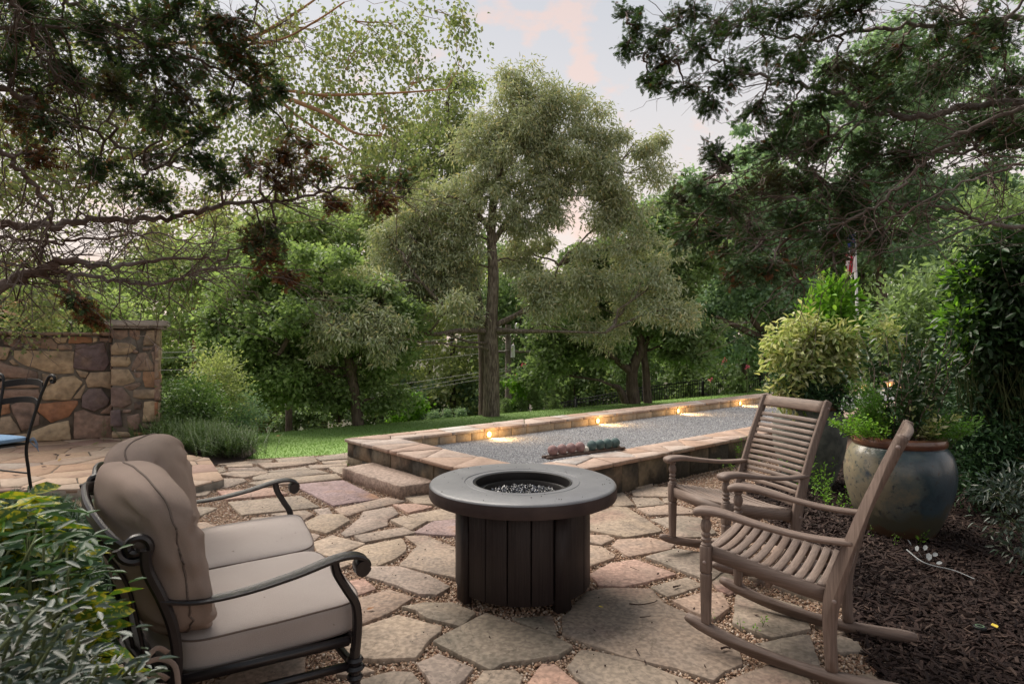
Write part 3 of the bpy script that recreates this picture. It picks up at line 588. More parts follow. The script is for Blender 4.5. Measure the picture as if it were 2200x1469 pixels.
names = ['dusty pink bocce ball at the left end of the rack', 'dusty pink bocce ball second from the left on the rack', 'dusty pink bocce ball third from the left on the rack', 'dusty pink bocce ball beside the small white ball', 'small white target ball between the pink and green balls',
         'grey green bocce ball beside the small white ball', 'grey green bocce ball second from the right-hand pair, next to the inner one', 'grey green bocce ball second from the right end of the rack', 'grey green bocce ball at the right end of the rack']
xs_ = []
for i, u in enumerate(px):      # solve the position along the rack for that column
    m_ = (u - CX) / F; t = (m_ * r0.y - r0.x) / (dirr.x - m_ * dirr.y); xs_.append(t)
xs_ = [xs_[0] + (xs_[-1] - xs_[0]) * q for q in (0, .139, .278, .417, .513, .61, .742, .871, 1.0)]
rb = (xs_[1] - xs_[0]) / 2 * .99; rb = min(rb, .054) * .965
for i, t in enumerate(xs_):
    r = .032 if i == 4 else rb; g = G(); uvs(g, r); z = HT + (.0285 + math.sqrt(max(r * r - .02 ** 2, 0)) if r > .033 else .0285 + .0165)
    p = r0 + dirr * t; o = obj('bocce_ball', g, M['ball_w' if i == 4 else ('ball_r' if i < 4 else 'ball_g')], None, True, loc=(p.x, p.y, z), rot=(R.random() * 3, R.random() * 3, R.random() * 3)); props(o, names[i], 'ball', 'bocce balls lined up on the rack')

# ---------------------------------------------------------------- raised terrace and stone wall
TZ = .07
ter_poly = [(-9.5, 4.95), (-2.98, 5.75), (-2.86, 6.05), (-3.55, 7.15), (-4.3, 7.6), (-4.9, 9.0), (-10, 7.2)]
terrace = flat('terrace', ter_poly, TZ - .006, M['mortar'])
g = G(); prism(g, ccw([(a * .999, b) for a, b in ter_poly]), -.2, TZ - .012, b=.0); props(obj('terrace_edge', g, M['mortar'], terrace))
seeds = []
for i in range(20):
    for j in range(12): seeds.append((-9.6 + (i + R.uniform(.05, .95) + .5 * (j % 2)) * .50, 4.9 + (j + R.uniform(.1, .9)) * .40))
for p in voronoi(ccw(ter_poly), seeds, .007, near=1.5):
    if not p or len(p) < 3: continue
    c = np.array(p).mean(0)
    if c[0] < -7.5 and c[1] < 5: continue
    g = G(); prism(g, [(a - c[0], b - c[1]) for a, b in ccw(rough_poly(p, .004, .1))], -.035, R.uniform(-.001, .004), b=.004)
    link('flagstone', g.mesh('terrace_flagstone', M['terrace']), terrace, (c[0], c[1], TZ))
# wall: plane through two base points, photographed from the terrace
b0 = gp(243, 940, TZ); b1 = gp(85, 949, TZ); wd = (b0 - b1); wd.z = 0; wd.normalize(); wn_ = Vector((wd.y, -wd.x, 0))     # wn_ faces the camera
sw = empty('stone_wall', 'mortared fieldstone wall with flat stone coping behind the iron chair', 'wall', (b0.x, b0.y, TZ), math.atan2(wd.y, wd.x))
def wall_xy(u, v, org, d, nrm):       # pixel -> (along, z) on a vertical plane
    ray = Vector(((u - CX) / F, 1, -(v - CY) / F)); t = (org - Vector((0, 0, CH))).dot(nrm) / ray.dot(nrm); p = Vector((0, 0, CH)) + ray * t; return ((p - org).dot(d), p.z - TZ)
HW = 1.455; WL = 4.0
g = G(); box(g, -WL, .04, .035, .42, -.3, HW - .004); obj('mortar_core', g, M['mortar'], sw)
WS = [(70,395,'B'),(25,465,'T'),(245,400,'B'),(390,375,'T'),(510,380,'O'),(640,380,'B'),(400,428,'B'),(180,490,'T'),(340,520,'T'),(580,490,'P'),(60,560,'B'),(150,590,'B'),(520,600,'T'),(630,620,'T'),(330,630,'T'),(400,700,'T'),(490,690,'T'),(600,760,'P'),(340,830,'O'),(20,800,'O'),(130,790,'B'),(150,870,'B'),(50,900,'T'),(190,940,'B'),(330,960,'T'),(590,910,'B'),(220,660,'B'),(10,690,'B'),(470,860,'T'),(440,640,'B')]
def w_seeds(lst, org, d, nrm): return [(wall_xy(u / 2.938, 600 + v / 2.938, org, d, nrm), k) for u, v, k in lst]
sd_ = w_seeds(WS, b0, wd, wn_)
for i in range(22): sd_.append(((R.uniform(-WL, -1.95), R.uniform(.05, HW - .1)), R.choice('TBBPO')))
def face_stones(sd_, bd, parent, yf, gap=.010, proud=(.0, .03), name='wall_stone', swap=None):
    for (p, (s, k)) in zip(voronoi(bd, [q[0] for q in sd_], gap), sd_):
        if p: face_stone(p, k, parent, yf, proud, name, swap)
def face_stone(p, k, parent, yf, proud=(.0, .03), name='wall_stone', swap=None):
    c = np.array(p).mean(0); lp = ccw(rough_poly(chamfer_poly(p, .008), .005, .05)); d = R.uniform(*proud)
    g = G(); prism(g, [(a - c[0], b - c[1]) for a, b in lp], -.05, d, b=.010, wob=.005)
    o = link(name, g.mesh(name, M['w_' + k]), parent)
    if swap: o.location = (yf, c[0], c[1]); o.rotation_euler = (rad(90), 0, rad(90))
    else: o.location = (c[0], yf, c[1]); o.rotation_euler = (rad(90), 0, 0)
WP = [('T',[(150,380),(830,390),(830,640),(640,650),(470,610),(260,545),(145,465)]),('P',[(850,310),(960,305),(1000,330),(1170,290),(1235,520),(1170,610),(1000,610),(820,580)]),('B',[(20,225),(160,225),(245,290),(240,350),(180,355),(40,310)]),('B',[(210,230),(560,235),(640,310),(635,375),(300,330)]),
 ('T',[(590,235),(760,230),(740,295),(640,300)]),('O',[(780,225),(1030,230),(1040,295),(765,305)]),('T',[(1045,235),(1100,240),(1090,290),(1045,295)]),('B',[(1110,235),(1262,240),(1262,290),(1120,285)]),('B',[(645,320),(800,320),(810,375),(645,375)]),('T',[(-20,335),(120,350),(60,490),(-20,480)]),
 ('T',[(95,500),(130,475),(215,545),(140,545)]),('B',[(-20,500),(100,550),(250,575),(420,625),(420,700),(100,690),(-20,690)]),('T',[(480,790),(470,640),(640,665),(630,720),(520,785)]),('T',[(450,830),(700,680),(840,665),(930,740),(830,880),(790,940),(480,940)]),('T',[(850,600),(1000,630),(960,690),(900,680)]),
 ('T',[(1010,630),(1250,620),(1255,820),(1140,790),(985,800),(960,720)]),('T',[(810,930),(950,760),(955,800),(905,925)]),('P',[(920,900),(1000,815),(1140,810),(1235,930),(1210,1000),(1060,1070),(920,1020)]),('O',[(400,985),(870,945),(875,990),(770,1130),(570,1200),(400,1050)]),
 ('B',[(120,1000),(260,930),(380,960),(390,1050),(440,1120),(440,1220),(240,1290),(130,1060)]),('O',[(-20,950),(100,945),(110,1090),(-20,1120)]),('T',[(-20,1140),(110,1120),(215,1270),(225,1320),(-20,1330)]),('T',[(330,1300),(560,1215),(770,1170),(800,1385),(330,1425)]),('B',[(830,1080),(940,1050),(1100,1110),(1258,1120),(1265,1370),(830,1382)]),
 ('B',[(-20,715),(430,720),(440,800),(-20,810)]),('B',[(-20,825),(430,820),(455,930),(300,915),(-20,935)]),('T',[(-20,1350),(70,1345),(310,1315),(310,1425),(-20,1450)]),('B',[(1240,310),(1264,310),(1264,590),(1236,600),(1245,500)]),('B',[(1225,1010),(1262,960),(1262,1100),(1120,1090)]),('T',[(250,360),(300,345),(420,368),(300,372)])]
def px_poly(P, org, d, nrm): return ccw([wall_xy(u / 5.246, 680 + v / 5.246, org, d, nrm) for u, v in P])
for k, P in WP:
    p = [(min(-.004, a), max(.0, min(HW - .008, b))) for a, b in px_poly(P, b0, wd, wn_)]; face_stone(p, k, sw, .03, (.0, .03))
xl = wall_xy(-25 / 5.246, 800, b0, wd, wn_)[0]; sd_ = []
for i in range(24): sd_.append(((R.uniform(-WL, xl), R.uniform(.05, HW - .1)), R.choice('TBBPO')))
face_stones(sd_, [(-WL, 0), (xl, 0), (xl, HW - .01), (-WL, HW - .01)], sw, .03)
x = -WL
while x < .05:
    q = min(.05, x + R.uniform(.28, .5)); g = G(); box(g, x + .003, q - .003, -.04 - R.uniform(0, .015), .46, HW, HW + R.uniform(.042, .055)); obj('coping_stone', g, M['w_' + R.choice('BBTB')], sw, bevel=.010); x = q
# pillar
PW = .62; PD = .50; HP = 1.56
pb = gp(243, 941.5, TZ); pil = empty('stone_pillar', 'square fieldstone pillar with a rounded cast cap at the end of the wall', 'pillar', (pb.x + .02, pb.y - .10, TZ), math.atan2(wd.y, wd.x))
g = G(); box(g, .03, PW - .03, .03, PD - .03, -.4, HP - .004); obj('mortar_core', g, M['mortar'], pil)
PP = [('B',[(1280,150),(1470,150),(1480,225),(1390,265),(1285,240)]),('B',[(1490,150),(1615,150),(1615,250),(1580,275),(1490,215)]),('T',[(1690,160),(1850,150),(1845,325),(1650,325),(1655,270)]),('T',[(1330,290),(1500,300),(1575,350),(1510,410),(1440,430),(1280,430),(1285,330)]),
 ('B',[(1520,400),(1560,370),(1600,400),(1570,420)]),('B',[(1640,355),(1770,335),(1740,375),(1650,385)]),('T',[(1280,450),(1490,455),(1510,520),(1470,565),(1280,560)]),('B',[(1600,410),(1680,400),(1780,560),(1765,610),(1510,610),(1530,530)]),('T',[(1810,340),(1850,330),(1850,590),(1790,590),(1790,420)]),
 ('B',[(1740,395),(1775,390),(1790,540),(1765,510)]),('T',[(1280,590),(1480,590),(1560,710),(1550,735),(1420,780),(1275,775)]),('B',[(1530,630),(1630,630),(1620,690),(1570,695)]),('O',[(1645,620),(1850,615),(1845,800),(1670,800),(1640,700)]),('B',[(1420,790),(1600,740),(1630,760),(1600,790),(1500,835)]),
 ('P',[(1280,795),(1420,800),(1500,900),(1520,980),(1420,1030),(1280,1010)]),('T',[(1540,825),(1800,815),(1800,915),(1640,930),(1530,905)]),('T',[(1815,815),(1850,815),(1850,945),(1820,930)]),('B',[(1550,960),(1640,960),(1630,1040),(1550,1040)]),('T',[(1660,960),(1760,950),(1850,970),(1850,1185),(1640,1185)]),
 ('P',[(1275,1060),(1390,1050),(1410,1240),(1275,1235)]),('B',[(1420,1045),(1520,1045),(1510,1080),(1410,1085)]),('B',[(1460,1120),(1600,1090),(1620,1180),(1590,1270),(1530,1280),(1480,1240)]),('B',[(1640,1200),(1790,1210),(1780,1260),(1645,1260)]),('B',[(1805,1200),(1850,1200),(1850,1270),(1805,1280)]),
 ('T',[(1290,1295),(1480,1300),(1520,1350),(1285,1370)]),('O',[(1530,1300),(1760,1290),(1750,1330),(1530,1350)]),('T',[(1640,1275),(1760,1275),(1840,1285),(1840,1340),(1775,1340),(1770,1285)])]
po = Vector(pil.location); pdv = wd.copy(); pn = Vector((pdv.y, -pdv.x, 0))
xm = wall_xy(1855 / 5.246, 800, po, pdv, pn)[0]; x_0 = wall_xy(1270 / 5.246, 800, po, pdv, pn)[0]
for k, P in PP:
    p = [((a - x_0) / (xm - x_0) * PW, max(.0, min(HP - .008, b))) for a, b in px_poly(P, po, pdv, pn)]; face_stone(p, k, pil, .03, (.0, .022))
for xf, sg in ((PW - .03, 1), (.03, -1)):
    ss = [((R.uniform(0, PD), R.uniform(0, HP)), R.choice('TBBO')) for _ in range(16)]
    if sg > 0: face_stones(ss, [(.01, 0), (PD, 0), (PD, HP - .01), (.01, HP - .01)], pil, xf, .009, (.0, .02), swap=True)
g = G(); a, b_ = -.09, PW + .09
for (o_, z0, z1) in ((.035, HP, HP + .03), (.0, HP + .03, HP + .115)):
    box(g, a + o_, b_ - o_, a + o_, PD + .09 - o_, z0 + .001, z1)
obj('cap', g, M['cap'], pil, bevel=.028, seg=4, smooth=True)
# ---------------------------------------------------------------- fire pit table
fp = empty('fire_pit_table', 'round dark fire pit table with a bowl of black glass on the patio', 'fire pit', (.062, 3.53, 0))
g = G(); lathe(g, [(.285, .603), (.290, .611), (.325, .611), (.328, .608), (.334, .608), (.337, .612), (.520, .613), (.531, .608), (.537, .598), (.537, .545), (.532, .536), (.520, .532), (.285, .532)], 96, closed=True); obj('table_top', g, M['pittop'], fp, True)
g = G(); lathe(g, [(.5375, .601), (.5385, .596), (.5385, .545), (.534, .534), (.52, .530)], 96); obj('rim_band', g, M['pitside'], fp, True)
g = G(); lathe(g, [(.284, .604), (.280, .608), (.272, .606), (.270, .598), (.270, .555), (.262, .548), (.235, .546), (.232, .566), (.226, .568), (.222, .562), (.217, .528), (.0, .524)], 72); obj('burner_bowl', g, M['pan'], fp, True)
g = G()
for i in range(700):
    a = R.random() * 6.283; r = math.sqrt(R.random()) * .208; s = R.uniform(.007, .015); z = .538 + R.random() * .014 * (1 - (r / .21) ** 2) + .008 * (1 - (r / .21) ** 2)
    V = np.array([(1, 0, -.6), (-.5, .86, -.6), (-.5, -.86, -.6), (.3, .1, .9), (.0, -.5, .5)]) * s * np.array([R.uniform(.6, 1.3), R.uniform(.6, 1.2), .7])
    m = np.array(Matrix.Rotation(R.random() * 6, 3, Vector((R.random() - .5, R.random() - .5, R.random() - .5))))
    g.add(V @ m.T + [r * math.cos(a), r * math.sin(a), z], np.array([[0, 2, 1], [0, 1, 3], [1, 2, 3], [2, 4, 3], [0, 3, 4], [0, 4, 2]]))
props(obj('fire_glass', g, M['glass'], fp), kind='stuff')
g = G(); lathe(g, [(.30, .05), (.345, .05), (.345, .50), (.0, .500)], 32); obj('inner_drum', g, M['pan'], fp)
LEG0 = -148
for q in range(4):
    a0 = rad(LEG0 + 90 * q)
    g = G(); box(g, -.046, .046, -.020, .026, 0, .532); obj('leg', g, M['plank'], fp, bevel=.004, loc=(.383 * math.cos(a0), .383 * math.sin(a0), 0), rot=(0, 0, a0 + rad(90)))
    half = math.degrees(.052 / .375)
    for k in range(4):
        b0_ = LEG0 + 90 * q + half + (90 - 2 * half) / 4 * (k + .5); a = rad(b0_); hw = .372 * math.tan(rad((90 - 2 * half) / 8)) - .0022
        g = G(); box(g, -hw, hw, -.012, .008, .045, .532); obj('plank', g, M['plank'], fp, bevel=.0025, seg=1, loc=(.372 * math.cos(a), .372 * math.sin(a), 0), rot=(0, 0, a + rad(90)))
g = G(); lathe(g, [(.362, .042), (.378, .042), (.380, .052), (.378, .062), (.362, .062)], 16, closed=True); obj('base_ring', g, M['plank'], fp)

# ---------------------------------------------------------------- rocking chairs
def side_profile(g, pts, y, th, z_off=0):
    """closed outline in the x-z plane given thickness th in y"""
    n = len(pts); V = [(p[0], y - th / 2, p[1]) for p in pts] + [(p[0], y + th / 2, p[1]) for p in pts]
    i = np.arange(n); j = (i + 1) % n
    return g.add(V, np.c_[i, j, j + n, i + n], np.array([np.arange(n)[::-1]]), np.array([np.arange(n) + n]))
def ribbon(path, wds):
    """2D centreline with widths -> outline"""
    P = [Vector((p[0], p[1])) for p in path]; a = []; b = []
    for i, p in enumerate(P):
        t = (P[min(i + 1, len(P) - 1)] - P[max(i - 1, 0)]).normalized(); nn = Vector((-t.y, t.x)); w_ = wds[i] / 2 if hasattr(wds, '__len__') else wds / 2
        a.append(tuple(p + nn * w_)); b.append(tuple(p - nn * w_))
    return b + a[::-1]
def sp2(pts, n=6): return [(p.x, p.z) for p in smooth_path([(a, 0, b) for a, b in pts], n)]
HWD = .275
def rocking_chair():
    t = bpy.data.objects.new('rocking_chair', None); C.objects.link(t)
    rk_ = lambda x: (x - .45) ** 2 / 3.0 if x < .45 else (x - .45) ** 2 / 4.6
    for s in (-1, 1):
        y = s * HWD
        xs = np.linspace(-.095, .80, 26); path = [(x, rk_(x) + .026) for x in xs]; wd_ = [.050] * 26; wd_[0] = .030; wd_[1] = .044; wd_[-1] = .028; wd_[-2] = .043
        g = G(); side_profile(g, ribbon(path, wd_), y, .036); obj('rocker', g, M['woodx'], t, bevel=.005)
        z0 = rk_(0) + .046
        g = G(); sweep(g, [(0, y, z0), (0, y, z0 + .01), (0, y, .335), (0, y, .342), (0, y, .350)], rrect(.036, .040, .12), (1, 0, 0), scale=[.95, .98, 1.16, 1.18, .98])
        sweep(g, [(0, y, .352), (0, y, .356), (0, y, .468), (0, y, .474)], rrect(.047, .047, .1), (1, 0, 0), scale=[.95, 1, 1, .93]); L1 = obj('front_leg', g, M['woodz'], t)
        g = G(); lathe(g, [(.021, .474), (.024, .480), (.016, .490), (.023, .499), (.023, .505), (.015, .513), (.022, .522), (.022, .528), (.016, .536), (.0225, .550), (.025, .566), (.021, .585), (.015, .596), (.021, .603), (.021, .614)], 20, (0, y, 0)); obj('turned_spindle', g, M['woodz'], t, True)
        # bent rear post
        pth = sp2([(.520, rk_(.52) + .045), (.512, .22), (.520, .34), (.560, .50), (.640, .74), (.735, .965), (.770, 1.045)], 5); ws = [.046 + .022 * math.exp(-((p[1] - .40) / .16) ** 2) for p in pth]
        ys = s * (HWD - .002); g = G(); side_profile(g, ribbon(pth, ws), ys, .034); obj('rear_post', g, M['woodz'], t, bevel=.006)
        for bx_, bz in ((.530, .345), (.752, 1.0)):
            g = G(); lathe(g, [(0, .006), (.005, .0055), (.008, .003), (.009, 0)], 12); obj('bolt_cap', g, M['bolt'], t, True, loc=(bx_, ys + s * .017, bz), rot=(rad(-90) * s, 0, 0))
        g = G(); lathe(g, [(0, .006), (.005, .0055), (.008, .003), (.009, 0)], 12); obj('bolt_cap', g, M['bolt'], t, True, loc=(0, y + s * .0235, .40), rot=(rad(-90) * s, 0, 0))
        # arm: broad front knob, dipping to the rear post
        ap = smooth_path([(-.050, y * 1.03, .618), (-.010, y * 1.03, .634), (.08, y * 1.04, .634), (.22, y * 1.05, .612), (.38, y * 1.03, .592), (.50, y * 1.0, .588), (.595, y * .98, .592)], 5)
        sc_ = []
        for i, p in enumerate(ap):
            f = i / (len(ap) - 1); sc_.append(.60 if i == 0 else .88 if i == 1 else 1.05 - .38 * smst(max(0, (f - .12) / .5)) if f < .8 else .67)
        g = G(); sweep(g, ap, rrect(.078, .036, .30), (0, 0, 1), scale=[float(q) for q in sc_]); obj('arm', g, M['woodx'], t, bevel=.004, seg=1)
        # seat side rail, dipped
        rp = sp2([(.015, .436), (.12, .418), (.27, .388), (.40, .365), (.50, .352)], 5); g = G(); side_profile(g, ribbon(rp, .066), s * (HWD - .024), .024); obj('side_rail', g, M['woodx'], t, bevel=.004)
    def seatz(x): return float(np.interp(x, [0, .12, .27, .40, .52], [.464, .449, .418, .396, .388]))
    g = G(); box(g, -.012, .012, -HWD + .022, HWD - .022, .385, .450); obj('front_rail', g, M['woody'], t, bevel=.004)
    g = G(); box(g, .492, .515, -HWD + .02, HWD - .02, .30, .37); obj('back_rail', g, M['woody'], t, bevel=.004)
    g = G(); box(g, .25, .272, -HWD + .03, HWD - .03, .325, .372); obj('middle_rail', g, M['woody'], t)
    for k in range(11):
        x = .022 + k * .0455; hw = HWD - .018; n = 12; V = []
        ys = np.linspace(-hw, hw, n)
        path = [(x, yy, seatz(x) - .016 * (1 - (yy / hw) ** 2)) for yy in ys]
        sl = -.24 if x > .08 else -.12
        g = G(); sweep(g, path, rrect(.034, .013, .2), (-sl, 0, 1)); obj('seat_slat', g, M['woody'], t)
    bp = sp2([(.520, .34), (.560, .50), (.640, .74), (.735, .965), (.770, 1.045)], 10)
    def back_at(z): return float(np.interp(z, [p[1] for p in bp], [p[0] for p in bp]))
    hw = HWD - .018
    def cross(z, h, name, bow=.018, th=.016):
        x0 = back_at(z); x1 = back_at(z + .02); sl = (x1 - x0) / .02; path = [(x0 + bow * (1 - (yy / hw) ** 2), yy, z) for yy in np.linspace(-hw, hw, 10)]
        g = G(); sweep(g, path, rrect(th, h, .2), (sl, 0, 1)); obj(name, g, M['woody'], t)
    cross(1.005, .075, 'top_rail', th=.026); cross(.425, .055, 'bottom_rail', th=.022)
    for k in range(13): cross(.480 + k * .0365, .026, 'back_slat', th=.011)
    g = G(); sweep(g, [(.74, -HWD - .012, 1.052), (.77, -HWD * .5, 1.066), (.785, 0, 1.070), (.77, HWD * .5, 1.066), (.74, HWD + .012, 1.052)], rrect(.030, .018, .3), (0, 0, 1))
    return t
rc = rocking_chair()
props(rc, 'grey brown teak rocking chair nearest the camera, half on the flagstones beside the mulch', 'rocking chair', 'teak rocking chairs by the fire pit')
def dup(root, label, loc, rz, group=None):
    r = root.copy(); C.objects.link(r); r.location = loc; r.rotation_euler = (0, 0, rz); r['label'] = label
    if group: r['group'] = group
    for ch in list(root.children):
        c = ch.copy(); C.objects.link(c); c.parent = r
        for g_ in list(ch.children): d = g_.copy(); C.objects.link(d); d.parent = c
    return r
rc.location = (1.055, 3.045, 0); rc.rotation_euler = (0, 0, rad(-35))
rc2 = dup(rc, 'grey brown teak rocking chair standing farther back, nearer the court wall', (1.165, 3.83, 0), rad(18.7))

# ---------------------------------------------------------------- loveseat
Fn = Vector((-.556, 2.206)); Ff = Vector((-1.247, 3.44)); mid = (Fn + Ff) / 2; es = (Ff - Fn).normalized(); HL = .705
ls = empty('loveseat', 'curved bronze metal loveseat with plump taupe cushions and scrolled ends', 'loveseat', (mid.x, mid.y, 0), math.atan2(es.y, es.x))
def cy(x, d): return d + (.04 + .12 * max(0, min(1, d / .62))) * (1 - (x / HL) ** 2)
def L3(x, d, z): return (x, cy(x, d), z)
ir = M['iron']
def spiral(c, r, a0, turns, y, sgn=1, n=30, shrink=.75):
    return [(y, c[0] + sgn * r * (1 - shrink * i / n) * math.cos(a0 + 6.283 * turns * i / n), c[1] + r * (1 - shrink * i / n) * math.sin(a0 + 6.283 * turns * i / n)) for i in range(n + 1)]
for s in (-1, 1):
    x = s * (HL - .005)
    ap = smooth_path([(x, .62, .60), (x, .52, .577), (x, .38, .580), (x, .22, .605), (x, .09, .636), (x, .02, .640), (x, -.025, .622), (x, -.036, .594), (x, -.018, .572), (x, .004, .578), (x, .006, .594)], 6)
    n = len(ap); sc_ = [.75 + .3 * smst(i / n * 2.2) if i < n * .55 else 1.05 - .05 * (i / n) for i in range(n)]
    g = G(); sweep(g, ap, [(.030, -.006), (.030, .003), (.022, .008), (.010, .006), (-.010, .006), (-.022, .008), (-.030, .003), (-.030, -.006)], (0, 0, 1), scale=[float(q) for q in sc_]); obj('arm', g, ir, ls, True)
    g = G(); lathe(g, [(0, .031), (.012, .031), (.016, .027), (.020, .031), (.024, .031), (.026, .026), (.026, -.026), (.024, -.031), (.0, -.031)], 20); obj('arm_scroll', g, ir, ls, True, loc=(x, -.012, .597), rot=(0, rad(90), 0))
    g = G(); sweep(g, smooth_path([(x, .085, .632), (x, .075, .585), (x, .040, .52), (x, .008, .46), (x, .002, .38), (x, .010, .28)], 6), rrect(.040, .030, .25), (0, 1, 0)); obj('arm_post', g, ir, ls, True)
    lg = G(); sweep(lg, smooth_path([(x, .010, .30), (x, .012, .24), (x, .006, .15), (x, -.010, .06), (x, -.040, .004)], 5), rrect(.038, .032, .25), (0, 1, 0), scale=None)
    for zz, rr in ((.262, .032), (.235, .037), (.20, .030)): lathe(lg, [(0, zz + .012), (rr * .8, zz + .010), (rr, zz), (rr * .8, zz - .010), (0, zz - .012)], 14, (x, .011, 0))
    obj('front_leg', lg, ir, ls, True)
    g = G(); sweep(g, smooth_path([(x, .66, .765), (x, .655, .70), (x, .615, .60), (x, .585, .50), (x, .575, .38), (x, .60, .22), (x, .66, .08), (x, .70, .004)], 6), rrect(.040, .032, .25), (0, 1, 0)); obj('rear_post', g, ir, ls, True)
    g = G(); sweep(g, spiral((.685, .775), .050, rad(180), 1.35, 0, -1), circ(.0135, 8), (1, 0, 0)); sc1 = obj('back_scroll', g, ir, ls, True, loc=(x, 0, 0))
    for zz, h in ((.335, .030), (.245, .026)): g = G(); box(g, x - .012, x + .012, .03, .60, zz - h / 2, zz + h / 2); obj('side_rail', g, ir, ls, bevel=.004)
# middle scroll and post
g = G(); sweep(g, spiral((cy(0, .69), .855), .042, rad(180), 1.35, 0, -1), circ(.013, 8), (1, 0, 0)); obj('back_scroll', g, ir, ls, True)
g = G(); sweep(g, smooth_path([(0, cy(0, .665), .85), (0, cy(0, .64), .70), (0, cy(0, .60), .5), (0, cy(0, .60), .3)], 5), rrect(.032, .028), (0, 1, 0)); obj('rear_post', g, ir, ls, True)
for s in (-1, 1):
    tp = smooth_path([L3(s * (HL - .0), .700, .755), L3(s * .62, .725, .795), L3(s * .42, .73, .845), L3(s * .22, .72, .872), L3(s * .06, .70, .85), L3(0, .69, .835)], 6)
    g = G(); sweep(g, tp, rrect(.020, .046, .3), (0, 0, 1)); obj('top_rail', g, ir, ls, True)
    for k in range(4):
        xx = s * (.13 + k * .14); zz = .86 - .13 * (k / 3) ** 2
        g = G(); sweep(g, smooth_path([L3(xx, .715, zz), L3(xx, .655, .62), L3(xx, .62, .46), L3(xx, .60, .33)], 5), rrect(.016, .012), (0, 1, 0)); obj('back_bar', g, ir, ls, True)
def hrail(d, z, h, name):
    g = G(); sweep(g, [L3(x, d, z) for x in np.linspace(-HL, HL, 22)], rrect(.024, h, .2), (0, 0, 1)); obj(name, g, ir, ls, True)
hrail(.015, .335, .030, 'front_rail'); hrail(.015, .245, .026, 'front_rail'); hrail(.60, .335, .030, 'back_rail'); hrail(.60, .245, .024, 'back_rail')
g = G(); xs = np.linspace(-HL + .02, HL - .02, 16); V = [L3(x, .02, .322) for x in xs] + [L3(x, .60, .322) for x in xs]; i = np.arange(15)
g.add(V, np.c_[i, i + 1, i + 17, i + 16]); obj('seat_deck', g, ir, ls)
g = G(); V = [L3(x, .02, .335) for x in xs] + [L3(x, .02, .245) for x in xs]; g.add(V, np.c_[i, i + 1, i + 17, i + 16])
def cushion(name, fn, nx, ny, nz, mtl, pw=3.2, wr=.0):
    """superellipsoid in the unit box mapped by fn(u, v, w), each in -1..1"""
    bm = bmesh.new(); bmesh.ops.create_cube(bm, size=2); bmesh.ops.subdivide_edges(bm, edges=bm.edges, cuts=23, use_grid_fill=True)
    for v in bm.verts:
        p = v.co; q = Vector((math.sin(p.x * math.pi / 2), math.sin(p.y * math.pi / 2), math.sin(p.z * math.pi / 2)))
        q = p.lerp(q, .6)
        m = (abs(q.x) ** pw + abs(q.y) ** pw + abs(q.z) ** pw) ** (1 / pw); mx = max(abs(q.x), abs(q.y), abs(q.z)); s_ = mx / m if m > 1e-6 else 1
        v.co = Vector(fn(q.x * s_, q.y * s_, q.z * s_))
    me = bpy.data.meshes.new(name); bm.to_mesh(me); bm.free(); me.polygons.foreach_set('use_smooth', np.ones(len(me.polygons), bool)); me.materials.append(mtl)
    sbm = link(name, me, ls); return sbm
def seat_fn(x0, x1):
    def f(u, v, w_):
        x = (x0 + x1) / 2 + (x1 - x0) / 2 * u; d = .255 + .30 * v
        crown = .022 * (1 - u * u) * (1 - v * v) + .004 * noise.noise(Vector((u * 2 + x0, v * 2, 0)))
        z = .405 + .068 * w_ + (crown if w_ > 0 else 0) - .028 * (v + 1) / 2
        if v < -.7: d -= .012 * (1 - u * u)
        return L3(x, d, z)
    return f
seatc = [cushion('seat_cushion', seat_fn(-.675, -.004), 0, 0, 0, M['fab_lit'], 7), cushion('seat_cushion', seat_fn(.004, .675), 0, 0, 0, M['fab_lit'], 7)]
def back_fn(x0, x1):
    sgn = -1 if x0 < -.1 else 1
    def f(u, v, w_):
        z = .690 + .262 * w_; lean = .03 + .10 * (w_ + 1) / 2
        uu = u; bul = 1 + .10 * (1 - w_ * w_)
        x = (x0 + x1) / 2 + (x1 - x0) / 2 * uu
        edge = abs(u) ** 2
        puff = .088 + .034 * (1 - u * u) * (1 - (w_ * .8) ** 2)
        d = .475 + lean + puff * v
        # sag at lower half, creases fanning from the corners
        z += .022 * (1 - u * u) * (w_ > 0) - .010 * noise.noise(Vector((u * 1.5 + x0, w_ * 1.5, v)))
        cr = 0
        for cu, cw in ((-1, .55), (1, .55), (-1, -.8), (1, -.8)):
            du, dw = (u - cu), (w_ - cw); r = math.hypot(du, dw * .8); a_ = math.atan2(dw, du * -cu + .0001)
            cr += math.exp(-(r / .42) ** 2) * (math.sin(a_ * 7 + cw * 3) * .010 * (1 - math.exp(-(r / .08) ** 2)))
        ridge = 0
        if abs(u) > .72:   # pleats on the end panel
            ridge = .011 * math.exp(-((w_ - .30) / .035) ** 2) * (abs(v) > .1) + .011 * math.exp(-((w_ - .05 - .15 * v) / .03) ** 2) - .005 * math.exp(-((w_ + .45 - .1 * v) / .06) ** 2) - .004 * math.exp(-((w_ + .62) / .04) ** 2)
            x += (1 if u > 0 else -1) * (ridge + .011 * noise.noise(Vector((w_ * 5, v * 2.2, x0))) )
        d += (cr + .006 * noise.noise(Vector((u * 3, w_ * 4, x0)))) * (1 if v > 0 else -1)
        return L3(max(-.70, min(.70, x)) if False else x, d, z)
    return f
backs = [cushion('back_cushion', back_fn(-.70, .00), 0, 0, 0, M['fab'], 4.4), cushion('back_cushion', back_fn(.00, .70), 0, 0, 0, M['fab'], 4.4)]
